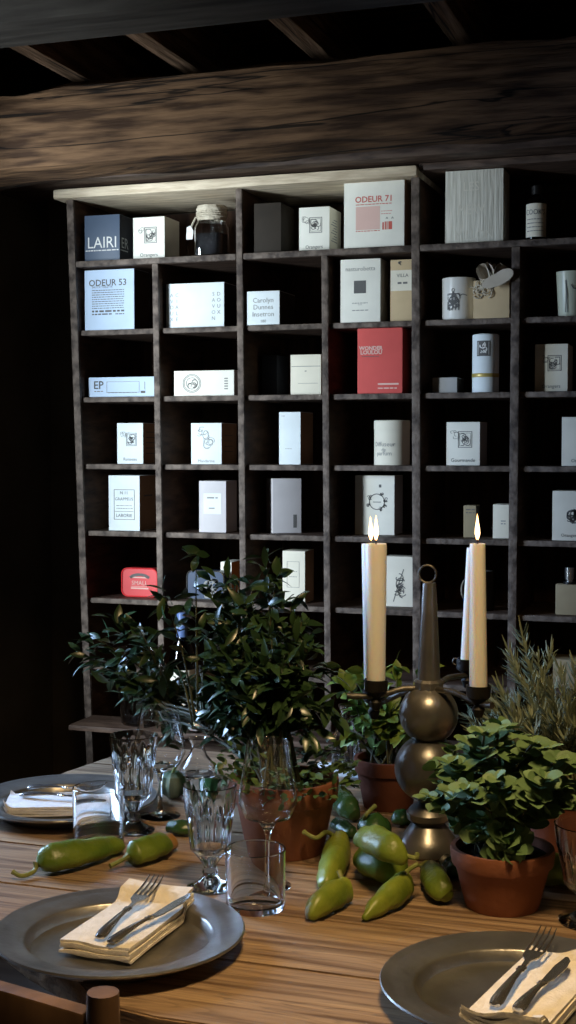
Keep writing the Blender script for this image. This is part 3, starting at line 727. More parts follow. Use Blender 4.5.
# pewter mug behind the rear right candle
X0, X1, z0, H, Y = geo(466, 492, 572, 'F', .06); R = (X1 - X0) / 2
t = thing('mug', 'grey metal mug with round handle half hidden behind right candles', 'mug', ((X0 + X1) / 2, Y + R, z0))
MB().lathe([(0, .0004), (R * .95, .0004), (R, .005), (R * .9, H), (R * .84, H), (R * .93, .01), (0, .01)], 32).build('mug_body', M['iron'], t)
b = MB(); b.tube([(-R * .88, 0, H * .78)] + [(-R * .95 - .020 * math.sin(a * PI / 10), -.004, H * .5 + .034 * math.cos(a * PI / 10)) for a in range(1, 10)] + [(-R * .93, 0, H * .2)], .0035, 8)
b.build('handle', M['grey_iron'], t)

# things on the ledge low behind the table
def ledge(px, Y): return onY(px, 700, Y).x
ZL = 0.5654
YL = 3.575
s = scale_at((-1.75, YL, .7))
xb = ledge(140, YL); t = thing('ice_bucket', 'clear flared glass bucket behind the dark bush holding the blue bottle', 'bucket', (xb, YL, ZL))
hB = onY(140, 648, YL).z - ZL
MB().lathe([(0, 0), (.050, 0), (.055, .006), (.078, hB), (.074, hB), (.051, .010), (0, .010)], 40).build('bucket_body', M['glass'], t)
zc = onY(172, 612, YL).z
bx_ = ledge(168, YL)
YW = YL + .0
t = thing('wine_bottle', 'wine bottle with blue foil neck rising behind the bush', 'bottle', (bx_ + .045, YL, ZL))
hw = zc - ZL
MB().lathe([(0, 0), (.037, 0), (.038, .005), (.038, hw * .60), (.030, hw * .70), (.0145, hw * .80), (.0142, hw * .86), (0, hw * .86)], 32).build('bottle_body', M['glass_dark'], t)
MB().lathe([(.017, hw * .76), (.0155, hw * .82), (.015, hw - .004), (.013, hw), (0, hw)], 24, ).build('blue_foil', paper('blue_foil', (0.10, 0.16, 0.34), rough=.35), t)
MB().lathe([(.0382, hw * .2), (.0384, hw * .21), (.0384, hw * .5), (.0382, hw * .51)], 32).build('label', P['cream'], t)
# tea light glimmering behind the bush
xt_ = ledge(196, YL - .05)
t = thing('tea_light', 'small glowing tea light behind the bush stems', 'candle', (xt_, YL - .05, ZL))
MB().lathe([(0, 0), (.024, 0), (.030, .055), (.0275, .055), (.022, .006), (0, .006)], 28).build('glass_cup', M['glass'], t)
MB().lathe([(0, .0065), (.0215, .0065), (.0235, .022), (0, .022)], 28).build('wax', M['wax'], t)
MB().lathe([(0, .0225), (.006, .030), (.0075, .038), (.004, .052), (0, .062)], 14).build('flame', M['flame'], t)

# ------------------------------------------------------------------ table
ZT = 0.75
EDGE = [(1.335, -.60), (1.345, -.66), (1.375, -.71), (1.42, -.755), (1.47, -.84), (1.56, -.965), (1.75, -1.13), (1.92, -1.20), (2.15, -1.232), (2.30, -1.237), (2.51, -1.20), (2.545, -1.17), (2.56, -1.12)]


def xl(Y):
    ys = [e[0] for e in EDGE]; xs = [e[1] for e in EDGE]; return float(np.interp(Y, ys, xs))


table = thing('dining_table', 'weathered plank dining table set for a meal', 'table', (-.1, 1.95, 0))
tx0, ty0 = -.1, 1.95
seams = [1.335, 1.515, 1.685, 1.862, 2.03, 2.215, 2.385, 2.56]
b = MB()
for i, (a, c) in enumerate(zip(seams, seams[1:])):
    gap = .0016; ys = sorted(set([a + gap, c - gap] + [e[0] for e in EDGE if a + gap < e[0] < c - gap]))
    out = [(1.15 - tx0, a + gap - ty0)] + [(1.15 - tx0, c - gap - ty0)]
    left = [(xl(y_) - tx0, y_ - ty0) for y_ in ys]
    b.prism(left[::-1] and ([out[0], out[1]] + left[::-1]), ZT - .042, ZT - .0004 - .0008 * (i % 2) * 0, .0022)
b.build('tabletop', M['table'], table)
b = MB(); b.box(-.44 - tx0, .95 - tx0, 1.43 - ty0, 1.455 - ty0, .62, ZT - .043); b.box(-.95 - tx0, .95 - tx0, 2.40 - ty0, 2.425 - ty0, .62, ZT - .043)
b.box(-.98 - tx0, -.955 - tx0, 2.0 - ty0, 2.425 - ty0, .62, ZT - .043); b.build('apron', M['chair'], table)
for lx, ly in ((-.42, 1.47), (-.93, 2.36), (.92, 1.47), (.92, 2.36)):
    b = MB(); b.box(lx - .035 - tx0, lx + .035 - tx0, ly - .035 - ty0, ly + .035 - ty0, 0, ZT - .043, .004); b.build('leg', M['chair'], table)


def T(px, py, z=ZT): p = onZ(px, py, z); return p


# chair, lower left
cz = .835
pr_ = onZ(103, 992, cz + .022)
pl_ = onZ(5, 987, cz); pk_ = onZ(86, 1010.5, cz)
crz = math.atan2(pk_.y - pl_.y, pk_.x - pl_.x)
ch = thing('dining_chair', 'wooden dining chair at the lower left corner by the table', 'chair', (pr_.x, pr_.y, 0), crz)
wid = .40
for k, xx in enumerate((0, -wid)):
    b = MB(); b.tube([(xx, .0, 0), (xx, .0, .45), (xx, 0, .80), (xx, 0, cz + .022)], [.013, .017, .017, .0155], 14); b.build('back_post', M['chair'], ch)
MB().box(-wid + .018, -.018, -.010, .010, cz - .085, cz, .003).build('top_rail', M['chair'], ch)
MB().box(-wid + .018, -.018, -.008, .008, cz - .23, cz - .18, .003).build('middle_rail', M['chair'], ch)
MB().box(-wid - .005, .005, .018, .36, .43, .455, .006).build('seat', M['chair'], ch)
for xx in (-.03, -wid + .03): b = MB(); b.tube([(xx, .33, 0), (xx, .33, .429)], [.013, .017], 12); b.build('leg', M['chair'], ch)
MB().box(-wid + .01, -.01, -.006, .006, .20, .225, .003).build('stretcher', M['chair'], ch)


# ------------------------------------------------------------------ place settings
def make_charger(label):
    t = thing('charger_plate', label, 'plate', (0, 0, ZT), 0, 'pewter charger plates')
    R = .156
    prof = [(0, .0), (.104, .0), (.1125, .001), (.119, .014), (R - .004, .0205), (R, .0225), (R + .0012, .0245), (R, .0265), (R - .004, .0262), (R - .009, .0243), (R - .013, .0243), (.120, .0190), (.1175, .0183), (.1155, .0165), (.1105, .0055), (.107, .0040), (0, .0035)]
    MB().lathe(prof, 96).build('plate_body', M['pewter'], t)
    return t


lb = {'l': 'pewter charger plate at the front left with cream napkin', 'b': 'pewter charger plate at the rear left, bluish in window light', 'r': 'pewter charger plate cut off by the lower right corner'}
c1 = T(119.5, 928, ZT + .026); c2 = T(66, 796, ZT + .026); c3 = T(519, 981, ZT + .026)
chg = make_charger(lb['l']); chg.location = (c1.x, c1.y, ZT)
copy_tree(chg, (c2.x, c2.y, ZT), 0, lb['b']); copy_tree(chg, (c3.x, c3.y, ZT), .0, lb['r'])
ZP = ZT + .0042


def drape(r): return float(np.interp(r, [0, .106, .1105, .1155, .1180, .156], [0, .0004, .0022, .0132, .0152, .021]))


def napkin(label, pc_, pa, pb, width, m, layers=5, seed=1):
    # pa = middle of the near (folded, wavy) end, pb = middle of the far end
    d = pb - pa; L = d.length; rz = math.atan2(d.y, d.x)
    t = thing('napkin', label, 'napkin', (pa.x, pa.y, ZP), rz, 'folded napkins'); r = random.Random(seed)
    b = MB(); nx, ny = 22, 10; th = .0033
    for l in range(layers):
        ph = r.random() * 6; off = .004 * (r.random() - .5); zb = .0009 + l * .0037
        def h(u, v): return zb + .0011 * math.sin(v * 9 + ph + l) * max(0, 1 - u * 3.2) + .0006 * math.sin(u * 6 + v * 4 + ph)
        topv, botv = [], []
        for i in range(nx + 1):
            u = i / nx; rt, rb = [], []
            for j in range(ny + 1):
                v = j / ny; xx = off + u * (L - off) ; yy = (v - .5) * width * (1 - .02 * l * (1 if l % 2 else .4))
                wx = pa.x + math.cos(rz) * xx - math.sin(rz) * yy; wy = pa.y + math.sin(rz) * xx + math.cos(rz) * yy
                zz = h(u, v) + .0018 + drape(math.hypot(wx - pc_.x, wy - pc_.y) + .004); rt.append(b.bm.verts.new((xx, yy, zz + th))); rb.append(b.bm.verts.new((xx, yy, zz)))
            topv.append(rt); botv.append(rb)
        for i in range(nx):
            for j in range(ny):
                b.face([topv[i][j], topv[i + 1][j], topv[i + 1][j + 1], topv[i][j + 1]]); b.face([botv[i][j], botv[i][j + 1], botv[i + 1][j + 1], botv[i + 1][j]])
        for i in range(nx):
            for q in (0, ny): b.face([topv[i][q], topv[i + 1][q], botv[i + 1][q], botv[i][q]])
        for j in range(ny):
            for q in (0, nx): b.face([topv[q][j], topv[q][j + 1], botv[q][j + 1], botv[q][j]])
    o = b.build('folded_cloth', m, t)
    return t, layers * .0037 + .0036


def cutlery(kind, label, pa, pb, z, lift=.006):
    d = pb - pa; L = math.hypot(d.x, d.y); rz = math.atan2(d.y, d.x)
    t = thing(kind, label, kind, (pa.x, pa.y, z), rz, 'silver cutlery on the napkins')
    t.rotation_euler = (0, -math.atan2(lift, L), rz)
    hl = L * .52
    # handle: flattened spoon-end profile with collar
    pts, rad = [], []
    for u, r_ in ((0, .002), (.02, .0065), (.10, .0082), (.30, .0070), (.60, .0046), (.82, .0036), (.86, .0056), (.89, .0036), (.93, .0058), (.96, .0036), (1.0, .0034)):
        pts.append((u * hl, 0, .0038 + .003 * math.sin(u * PI))); rad.append(r_)
    MB().tube(pts, rad, 12, True, squash=.5).build('handle', M['silver'], t)
    b = MB()
    if kind == 'fork':
        hd = L - hl; s = hl; out_y = .0115; zc_ = .004
        body = [(s - .004, -.003), (s + hd * .14, -.0035), (s + hd * .26, -.010), (s + hd * .42, -.0115), (s + hd * .42, .0115), (s + hd * .26, .010), (s + hd * .14, .0035), (s - .004, .003)]
        b.prism(body, zc_ - .001, zc_ + .0012, .0004)
        for k in range(4):
            yy = -.0100 + .00667 * k; x0 = s + hd * .41
            pts = [(x0, yy, zc_), (x0 + hd * .22, yy, zc_ + .0006), (x0 + hd * .42, yy, zc_ + .003), (s + hd, yy * .97, zc_ + .008)]
            b.tube(pts, [.0017, .0016, .0013, .0006], 8)
        b.build('tines', M['silver'], t)
    else:
        s = hl; hd = L - hl
        out = [(s - .003, -.0042), (s + .012, -.0075), (s + hd * .6, -.0095), (s + hd * .88, -.0065), (s + hd, -.0005), (s + hd * .97, .0022), (s + hd * .6, .0052), (s, .0042)]
        b.prism(out, .0030, .0046, .0005); b.build('blade', M['silver'], t)
    return t


NZ = ZP + .02
na, nb = T(94, 945, NZ), T(161, 897, NZ)
nL, hN = napkin('cream folded napkin on the front left plate', c1, na, nb, .098, M['linen'], 5, 2)
zt = ZP + hN
cutlery('fork', 'silver fork on the front left napkin', T(99, 941, zt), T(157, 884, zt + .012), zt, .013)
cutlery('knife', 'silver knife beside the fork on the front left napkin', T(110, 946, zt), T(191, 897, zt + .012), zt, .013)
na, nb = T(500, 1022, NZ), T(566, 955, NZ)
napkin('cream folded napkin on the front right plate', c3, na, nb, .094, M['linen'], 4, 5)
zt = ZP + 4 * .0037 + .0042
cutlery('fork', 'silver fork on the front right napkin', T(494, 1009, zt), T(549, 937, zt + .009), zt, .010)
cutlery('knife', 'silver knife on the front right napkin', T(517, 1014, zt), T(568, 961, zt + .008), zt, .009)
na, nb = T(8, 799, NZ), T(113, 797, NZ)
napkin('white folded napkin on the rear left plate', c2, na, nb, .105, M['linen_w'], 4, 9)
zt = ZP + 4 * .0037 + .0042
cutlery('fork', 'silver fork lying across the rear left napkin', T(28, 790, zt), T(108, 793, zt), zt)
cutlery('knife', 'silver knife nearer the viewer on the rear left napkin', T(20, 797, zt), T(108, 802, zt), zt)

# ------------------------------------------------------------------ glassware
def tumbler(label, px, py, R, H):
    p = T(px, py); t = tag(MB().lathe([(0, 0), (R * .93, 0), (R * .97, .003), (R, H - .001), (R - .0008, H), (R - .0022, H - .001), (R * .93 - .001, .010), (R * .8, .0075), (0, .007)], 56).build('tumbler', M['glass']), label, 'glass', 'water tumblers')
    t.location = (p.x, p.y, ZT); return t


def ztop(px, py, p): return onY(px, py, p.y).z - ZT
p = T(255.5, 907); tumbler('clear straight tumbler right of the front left plate', 255.5, 907, .0415, ztop(255, 848, p))
p = T(99, 842); tumbler('clear straight tumbler in front of the rear left plate', 99, 842, .0415, ztop(100, 787, p))


def goblet(label, px, py, R, H):
    t = thing('goblet', label, 'glass', (*T(px, py).xy, ZT), 0, 'faceted glass goblets')
    zb = H * .30; flut = lambda i, a: 1 + (.022 * math.cos(14 * a) if 6 <= i <= 10 else 0) if True else 1
    prof = [(0, 0), (R * .84, 0), (R * .86, .003), (R * .45, .010), (R * .24, .018), (R * .30, zb * .55), (R * .22, zb * .72), (R * .44, zb), (R * .72, zb + .012), (R * .84, H * .62), (R * .90, H * .74), (R * .93, H * .78), (R, H),
            (R - .002, H + .0006), (R * .93 - .004, H * .78), (R * .80, H * .62), (R * .66, zb + .018), (R * .3, zb + .008), (0, zb + .006)]
    b = MB().lathe(prof, 112, mod=lambda i, a: 1 + (-.055 * abs(math.sin(7 * a)) if 7 <= i <= 10 else (.05 * math.cos(8 * a) if 3 < i < 7 else 0)))
    b.build('glass_body', M['glass_cut'], t); return t


p = T(210, 888); goblet('faceted stemmed goblet in the middle behind the front tumbler', 210, 888, .0385, ztop(212, 785, p))
p = T(134, 831); goblet('faceted stemmed goblet by the rear left plate', 134, 831, .0395, ztop(136, 735, p))
p = T(589, 922); goblet('faceted goblet half out of frame at the right edge', 589, 922, .047, ztop(589, 824, p))


def wineglass(label, px, py, H, R):
    t = thing('wine_glass', label, 'glass', (*T(px, py).xy, ZT), 0, 'tulip wine glasses')
    w_ = .0011; zb = H * .40; zm = H * .56
    out = [(0, 0), (R * .78, 0), (R * .79, .0012), (R * .5, .004), (R * .16, .008), (.0036, .018), (.0034, zb - .014), (.0055, zb - .004), (R * .35, zb + .010), (R * .78, zb + H * .08), (R, zm + .004), (R * .985, zm + .02), (R * .86, H * .80), (R * .72, H)]
    inn = [(R * .72 - .0007, H + .0005), (R * .72 - w_, H), (R * .86 - w_, H * .80), (R * .985 - w_, zm + .02), (R - w_, zm + .004), (R * .78 - w_, zb + H * .08 + .0008), (R * .35, zb + .0125), (.004, zb + .0035), (0, zb + .003)]
    MB().lathe(out + inn, 64).build('glass_body', M['glass'], t); return t


p = T(268, 886); wineglass('tall tulip wine glass in front of the big terracotta pot', 268, 886, ztop(268, 741, p), .0420)
p = T(160, 816); wineglass('tulip wine glass beside the rear left goblet', 160, 816, ztop(150, 707, p), .0440)
# decanter behind the goblet
p = T(198, 777); t = thing('decanter', 'small clear glass decanter behind the middle goblet', 'decanter', (p.x, p.y, ZT))
hd_ = ztop(198, 738, p)
MB().lathe([(0, 0), (.032, 0), (.036, .006), (.034, .022), (.018, .042), (.0125, .055), (.0125, hd_ - .012), (.019, hd_), (.0175, hd_ + .0006), (.0105, hd_ - .011), (.0105, .055), (.016, .040), (.031, .021), (.032, .008), (0, .005)], 40).build('glass_body', M['glass'], t)


# ------------------------------------------------------------------ peppers and squash
def pepper(label, px, rad, m, stem=None, cat='pepper', lob=.10, tipm=None, zo=0.0):
    pts = [T(x, y, ZT + zo + r_ * 1.03) for (x, y), r_ in zip(px, rad)]
    # resample smoothly (Catmull-Rom)
    Q, Rr = [], []
    n = len(pts)
    for i in range(n - 1):
        p0, p1, p2, p3 = pts[max(i - 1, 0)], pts[i], pts[i + 1], pts[min(i + 2, n - 1)]
        for k in range(5):
            s = k / 5
            Q.append(0.5 * ((2 * p1) + (p2 - p0) * s + (2 * p0 - 5 * p1 + 4 * p2 - p3) * s * s + (3 * p1 - p0 - 3 * p2 + p3) * s ** 3)); Rr.append(rad[i] + (rad[i + 1] - rad[i]) * (s * s * (3 - 2 * s)))
    Q.append(pts[-1]); Rr.append(rad[-1])
    c = sum(Q, Vector()) / len(Q); base = Vector((c.x, c.y, ZT))
    t = thing('pepper', label, cat, base, 0, 'green peppers on the table')
    L = [q - base for q in Q]
    d0 = (L[0] - L[1]).normalized(); d1 = (L[-1] - L[-2]).normalized()
    L = [L[0] + d0 * Rr[0] * .55, L[0] + d0 * Rr[0] * .3] + L + [L[-1] + d1 * Rr[-1] * .5, L[-1] + d1 * Rr[-1] * .75]
    Rr = [Rr[0] * .25, Rr[0] * .75] + Rr + [Rr[-1] * .7, Rr[-1] * .15]
    rr = random.Random(len(label)); Rr = [r_ * (1 + .04 * math.sin(i * 1.3 + len(label))) for i, r_ in enumerate(Rr)]
    b = MB(); b.tube(L, Rr, 18, True, 3, lob)
    zmin = min(v.co.z for v in b.bm.verts)
    for v in b.bm.verts: v.co.z += zo + .0003 - zmin
    if tipm:
        k = [v for v in b.bm.faces]
        tip = L[-1]
        for f in k:
            if (f.calc_center_median() - tip).length < tipm[1]: f.material_index = 1
    b.build('pepper_body', [m, tipm[0]] if tipm else m, t)
    if stem:
        sp = [L[0] - d0 * Rr[0] * .0]; zz = L[0].z
        for (x, y), dz in stem:
            q = T(x, y, ZT + dz) - base; sp.append(q)
        sq, sr = [], []
        for i in range(len(sp) - 1):
            p0, p1, p2, p3 = sp[max(i - 1, 0)], sp[i], sp[i + 1], sp[min(i + 2, len(sp) - 1)]
            for k in range(5):
                u = k / 5; sq.append(0.5 * ((2 * p1) + (p2 - p0) * u + (2 * p0 - 5 * p1 + 4 * p2 - p3) * u * u + (3 * p1 - p0 - 3 * p2 + p3) * u ** 3))
                sr.append(.0034 + .0034 * max(0, 1 - (i + u) * 1.6))
        MB().tube(sq + [sp[-1]], sr + [.0042], 8).build('pepper_stem', M['pep_stem'], t)
    return t


M['pep_orange'] = mat('orange_pepper_tip', (0.50, 0.15, 0.02), 0.3, col2=(0.36, 0.20, 0.03), nscale=30)
pepper('long green pepper with curled stem lying at the left', [(44, 861), (62, 857), (88, 852), (108, 847), (119, 846)], [.019, .0215, .0185, .0150, .011], M['pep_mid'], [((34, 871), .008), ((22, 876), .006), ((13, 872), .010)])
pepper('green pepper with orange tip overlapping the long left pepper', [(134, 854), (146, 850), (158, 846), (170, 842)], [.018, .019, .018, .013], M['pep_mid'], [((120, 861), .012), ((110, 866), .008)], tipm=(M['pep_orange'], .034))
pepper('pale green pepper in front, bent, left of the pair', [(343, 890), (330, 896), (318, 905), (311, 915)], [.017, .0190, .0160, .0085], M['pep_light'], [((342, 880), .03), ((339, 871), .04)])
pepper('pale green pepper in front, lying slanted on the right of the pair', [(403, 884), (393, 893), (379, 904), (365, 918)], [.0175, .0185, .014, .005], M['pep_light'], [((404, 875), .028), ((411, 868), .030), ((418, 864), .034)])
pepper('green pepper standing against the big pot with a thin stem', [(339, 843), (336, 857), (330, 872), (326, 884)], [.019, .021, .017, .012], M['pep_light'], [((327, 832), .040), ((316, 838), .045), ((304, 832), .050)])
pepper('broad green pepper in the middle of the heap', [(369, 857), (379, 861), (390, 866), (400, 870)], [.023, .029, .027, .016], M['pep_mid'], None, lob=.12)
pepper('light green pepper lying on top of the middle heap', [(364, 838), (377, 842), (391, 850), (402, 859)], [.016, .021, .020, .011], M['pep_light'], [((410, 857), .065), ((417, 855), .06)], zo=.050)
pepper('dark glossy green pepper at the back left of the heap', [(337, 794), (342, 800), (348, 807), (353, 813)], [.017, .020, .020, .015], M['pep_dark'], None)
pepper('dark glossy pepper half hidden beside the big pot', [(336, 824), (344, 828), (352, 833)], [.010, .012, .010], M['pep_dark'], None)
pepper('dark green pepper with pale stem behind the heap', [(366, 825), (375, 826), (384, 828)], [.017, .020, .015], M['pep_dark'], [((366, 815), .04), ((375, 806), .05)])
pepper('dark green pepper touching the pewter candelabrum base', [(396, 818), (402, 818), (408, 819)], [.012, .014, .012], M['pep_dark'], None)
pepper('green pepper between candelabrum base and right pot', [(430, 870), (435, 879), (441, 889), (446, 895)], [.014, .018, .018, .012], M['pep_mid'], [((428, 862), .02), ((420, 866), .012)])
pepper('dark green pepper tucked against the right terracotta pot', [(446, 861), (450, 866), (455, 872)], [.010, .012, .011], M['pep_dark'], None)
pepper('small dark pepper left of the middle goblet', [(170, 827), (182, 828), (196, 829)], [.010, .012, .010], M['pep_dark'], None)
pepper('dark green pepper seen through the middle goblet rim', [(200, 792), (211, 792), (222, 793)], [.013, .016, .013], M['pep_dark'], None)
pepper('pale pepper lying behind the right pot', [(536, 868), (552, 870), (572, 872)], [.020, .024, .02], M['pep_mid'], None)
p = T(173, 797); t = thing('squash', 'small striped green squash behind the middle goblet', 'squash', (p.x, p.y, ZT), 0)
M['stripe'] = mat('striped_squash_skin', (0.03, 0.08, 0.03), 0.35, col2=(0.35, 0.42, 0.28), nscale=7, stretch=(1, 1, .15), lo=.52, hi=.60)
MB().lathe([(0, .002), (.010, 0), (.021, .009), (.025, .024), (.021, .039), (.010, .046), (0, .043)], 40, mod=lambda i, a: 1 + .06 * math.cos(9 * a)).build('squash_body', M['stripe'], t)
MB().tube([(0, 0, .042), (.002, 0, .051), (.006, 0, .056)], [.004, .003, .0035], 8).build('squash_stem', M['pep_stem'], t)


# ------------------------------------------------------------------ potted plants
def pot(t, R, H, m, name='pot', soil=True):
    MB().lathe([(0, 0), (R * .70, 0), (R * .72, .004), (R * .905, H * .70), (R * .965, H * .72), (R * .975, H * .74), (R, H - .004), (R * .985, H), (R * .90, H), (R * .88, H - .006), (R * .84, H * .7), (0, H * .7)], 56).build(name, m, t)
    MB().lathe([(0, H * .88), (R * .5, H * .885), (R * .875, H * .86), (R * .86, H * .80), (0, H * .78)], 40, mod=lambda i, a: 1 + .01 * math.sin(7 * a)).build('soil', M['soil'], t)


def bez(a, b, c, n): return [a * (1 - s) ** 2 + b * 2 * s * (1 - s) + c * s * s for s in [i / n for i in range(n + 1)]]


def rv(r, k=1.0): return Vector((r.gauss(0, k), r.gauss(0, k), r.gauss(0, k)))


# big bush
p1 = T(285, 850); PH = onY(285, 777, p1.y).z - ZT + .0; PR = .084
t = thing('potted_bush', 'dark glossy leafy bush in a large terracotta pot, left of centre', 'plant', (p1.x, p1.y, ZT))
pot(t, PR, PH, M['terra'])
base = Vector((p1.x, p1.y, ZT)); r = random.Random(21)
st, fo = MB(), MB()
tips = [(85, 655, .22), (97, 640, .2), (118, 622, .22), (165, 598, .12), (196, 556, .1), (234, 594, .12), (238, 580, .05), (252, 590, .1), (266, 558, .08),
        (276, 580, .05), (290, 600, .08), (302, 622, .05), (310, 645, .04), (322, 675, .02), (330, 715, 0), (115, 672, .24), (128, 690, .22), (148, 700, .2), (165, 715, .18), (180, 690, .15), (210, 640, .1),
        (215, 690, .1), (230, 650, .05), (240, 700, .03), (250, 660, .0), (262, 690, -.03), (272, 640, 0), (282, 670, -.02), (292, 710, -.03), (255, 620, .05), (225, 725, .06), (300, 690, .08),
        (232, 610, .1), (218, 600, .1), (244, 640, .12), (176, 665, .12), (200, 665, .16), (268, 610, .1), (285, 640, .1), (260, 735, -.02), (170, 742, .2), (310, 735, 0), (100, 668, .2), (138, 628, .2),
        (222, 632, .02), (238, 672, -.02), (196, 690, .06), (228, 690, -.02), (252, 705, -.04), (180, 715, .1), (270, 660, -.04), (214, 660, .02), (246, 612, .02)]
hubs = [onY(205, 722, p1.y + .10) - base, onY(240, 715, p1.y + .03) - base, onY(275, 712, p1.y) - base, onY(172, 712, p1.y + .22) - base]
for (x, y, dy) in tips:
    if x < 205 and y > 685: dy += .15
    tip = onY(x, y, p1.y + dy) - base
    s0 = Vector((r.uniform(-.03, .02), r.uniform(-.03, .03), PH * .84))
    hub = min(hubs, key=lambda h: abs(h.x - tip.x * .8)) + rv(r, .012)
    pa = bez(s0, (s0 + hub) / 2 + Vector((0, 0, .05)), hub, 5); pb = bez(hub, (hub + tip) / 2 + Vector((0, 0, .025)) + rv(r, .008), tip, 12)
    path = pa + pb[1:]; n_ = len(path) - 1
    st.tube(path, [.0030 - .0023 * i / n_ for i in range(n_ + 1)], 6)
    for i in range(4, n_ + 1):
        for q in range(3 if i < n_ else 5):
            d = (path[min(i + 1, n_)] - path[i - 1]).normalized()
            dd = (d * .6 + rv(r, .65)).normalized(); dd.z = dd.z * .7 - .02
            n = Vector((0, -.25, 1)) + rv(r, .5); wp = path[i] + base
            if wp.z < 1.04 and (math.hypot(wp.x + .934, wp.y - 2.077) < .092 or wp.y < 2.0 and wp.x < -.85): continue
            fo.leaf(path[i] + rv(r, .007), dd, n, r.uniform(.026, .044), r.uniform(.011, .017), .25)
st.build('stems', M['stem'], t); fo.build('foliage', M['bushleaf'], t, recalc=False)
fo = MB()
for k in range(420):
    a = r.random() * 6.28; rr = PR * (.35 + .95 * math.sqrt(r.random())); q = Vector((rr * math.cos(a), rr * math.sin(a), PH * .88 + abs(r.gauss(.02, .022))))
    fo.leaf(q, Vector((math.cos(a), math.sin(a), .5)) + rv(r, .5), Vector((0, 0, 1)) + rv(r, .3), r.uniform(.012, .02), r.uniform(.008, .012), .2)
fo.build('undergrowth', M['mintleaf'], t, recalc=False)

# middle pot with broad green leaves
p2 = T(388, 806); ph2 = onY(388, 757, p2.y).z - ZT; r2 = .060
t = thing('potted_herb', 'bright green leafy herb in a pot behind the left candles', 'plant', (p2.x, p2.y, ZT))
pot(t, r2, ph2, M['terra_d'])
st, fo = MB(), MB(); base = Vector((p2.x, p2.y, ZT))
for k in range(34):
    x, y = r.uniform(342, 432), r.uniform(662, 742); dy = r.uniform(-.03, .10)
    tip = onY(x, y, p2.y + dy) - base; s0 = Vector((r.uniform(-.03, .03), r.uniform(-.03, .03), ph2 * .86)); mid = (s0 + tip) / 2 + Vector((0, 0, .03)) + rv(r, .01)
    path = bez(s0, mid, tip, 8); st.tube(path, [.0022] * 9, 5)
    for i in (4, 5, 6, 7, 8):
        for q in range(2):
            fo.leaf(path[i], (tip - s0).normalized() * .4 + rv(r, .6), Vector((0, -.3, 1)) + rv(r, .4), r.uniform(.022, .036), r.uniform(.014, .022), .35, [(0, .1), (.2, .7), (.5, 1), (.8, .7), (1, .08)])
st.build('stems', M['stem'], t); fo.build('foliage', M['basil'], t, recalc=False)

# oregano, front right
p3 = T(502, 905); ph3 = onY(502, 846, p3.y).z - ZT; r3 = .071
t = thing('potted_oregano', 'soft green round-leaved herb in the front right terracotta pot', 'plant', (p3.x, p3.y, ZT))
pot(t, r3, ph3, M['terra'])
st, fo = MB(), MB(); base = Vector((p3.x, p3.y, ZT)); RP = [(0, .12), (.15, .62), (.4, 1.0), (.7, .9), (.9, .5), (1, .1)]
tips3 = [(427, 800), (440, 785), (450, 765), (462, 770), (470, 745), (484, 735), (496, 728), (506, 730), (520, 738), (532, 745), (545, 752), (556, 760), (570, 765), (582, 790), (574, 810), (440, 812), (452, 800), (465, 790), (478, 765), (490, 755), (505, 750), (518, 760),
         (530, 770), (545, 780), (560, 790), (470, 812), (482, 795), (496, 780), (510, 785), (524, 795), (538, 800), (500, 810), (485, 822), (512, 825), (528, 820), (460, 830), (475, 840), (500, 840), (512, 862), (505, 845), (518, 850), (545, 815), (455, 750), (435, 770)]
for k, (x, y) in enumerate(tips3):
    edge = max(0, (800 - y) / 80); dy = r.uniform(-.09, .05) if y > 775 else r.uniform(-.05, .07)
    if y > 835: dy = r.uniform(-.06, -.045)
    tip = onY(x, y, p3.y + dy) - base; s0 = Vector((r.uniform(-.04, .04), r.uniform(-.04, .04), ph3 * .86)); mid = (s0 + tip) / 2 + Vector((0, 0, .025)) + rv(r, .008)
    path = bez(s0, mid, tip, 8); st.tube(path, [.0018] * 9, 5)
    for i, cnt in ((4, 3), (5, 3), (6, 5), (7, 4), (8, 6)):
        a0 = r.random() * 6.28
        for q in range(cnt):
            a = a0 + q * 6.28 / cnt; dd = Vector((math.cos(a), math.sin(a), .35)) + rv(r, .2)
            sz = r.uniform(.020, .034) * (1 if i < 8 else .85)
            c_ = (path[i] - Vector((0, 0, ph3 + .02))).normalized(); fo.leaf(path[i], dd + Vector((0, 0, .25)), c_ * .7 + Vector((0, -.35, .6)) + Vector((-math.cos(a), -math.sin(a), 0)) * .35 + rv(r, .25), sz, sz * r.uniform(.68, .85), .22, RP, .22)
st.build('stems', M['stem'], t); fo.build('foliage', M['oreleaf'], t, recalc=False)

# rosemary / lavender, back right
p4 = T(556, 860); ph4 = .115; r4 = .070
p4 = T(565, 846)
t = thing('potted_rosemary', 'grey-green needle-leaved rosemary bush behind at the right', 'plant', (p4.x, p4.y, ZT))
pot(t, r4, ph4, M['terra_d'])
st, fo = MB(), MB(); base = Vector((p4.x, p4.y, ZT)); NP = [(0, .6), (.5, 1), (1, .2)]
sp = [(522, 636, .1), (515, 672, .1), (500, 690, .08), (485, 705, .06), (470, 718, .05), (478, 735, .0), (492, 722, .0), (508, 705, .05), (528, 690, .05), (540, 680, .08), (552, 690, .02), (560, 672, .06), (575, 668, .05), (590, 680, .05), (570, 700, 0), (545, 712, 0),
      (532, 720, 0), (518, 728, 0), (502, 735, 0), (556, 725, -.02), (575, 728, -.03), (590, 715, 0), (538, 660, .12), (550, 655, .14), (600, 660, .1), (488, 745, .0), (520, 700, .1), (535, 735, -.02), (580, 690, .1), (565, 740, -.03), (510, 655, .11), (528, 665, .1), (495, 700, .1), (475, 700, .1),
      (505, 720, .1), (545, 700, .1), (560, 710, .1), (530, 745, .02), (512, 750, .02)]
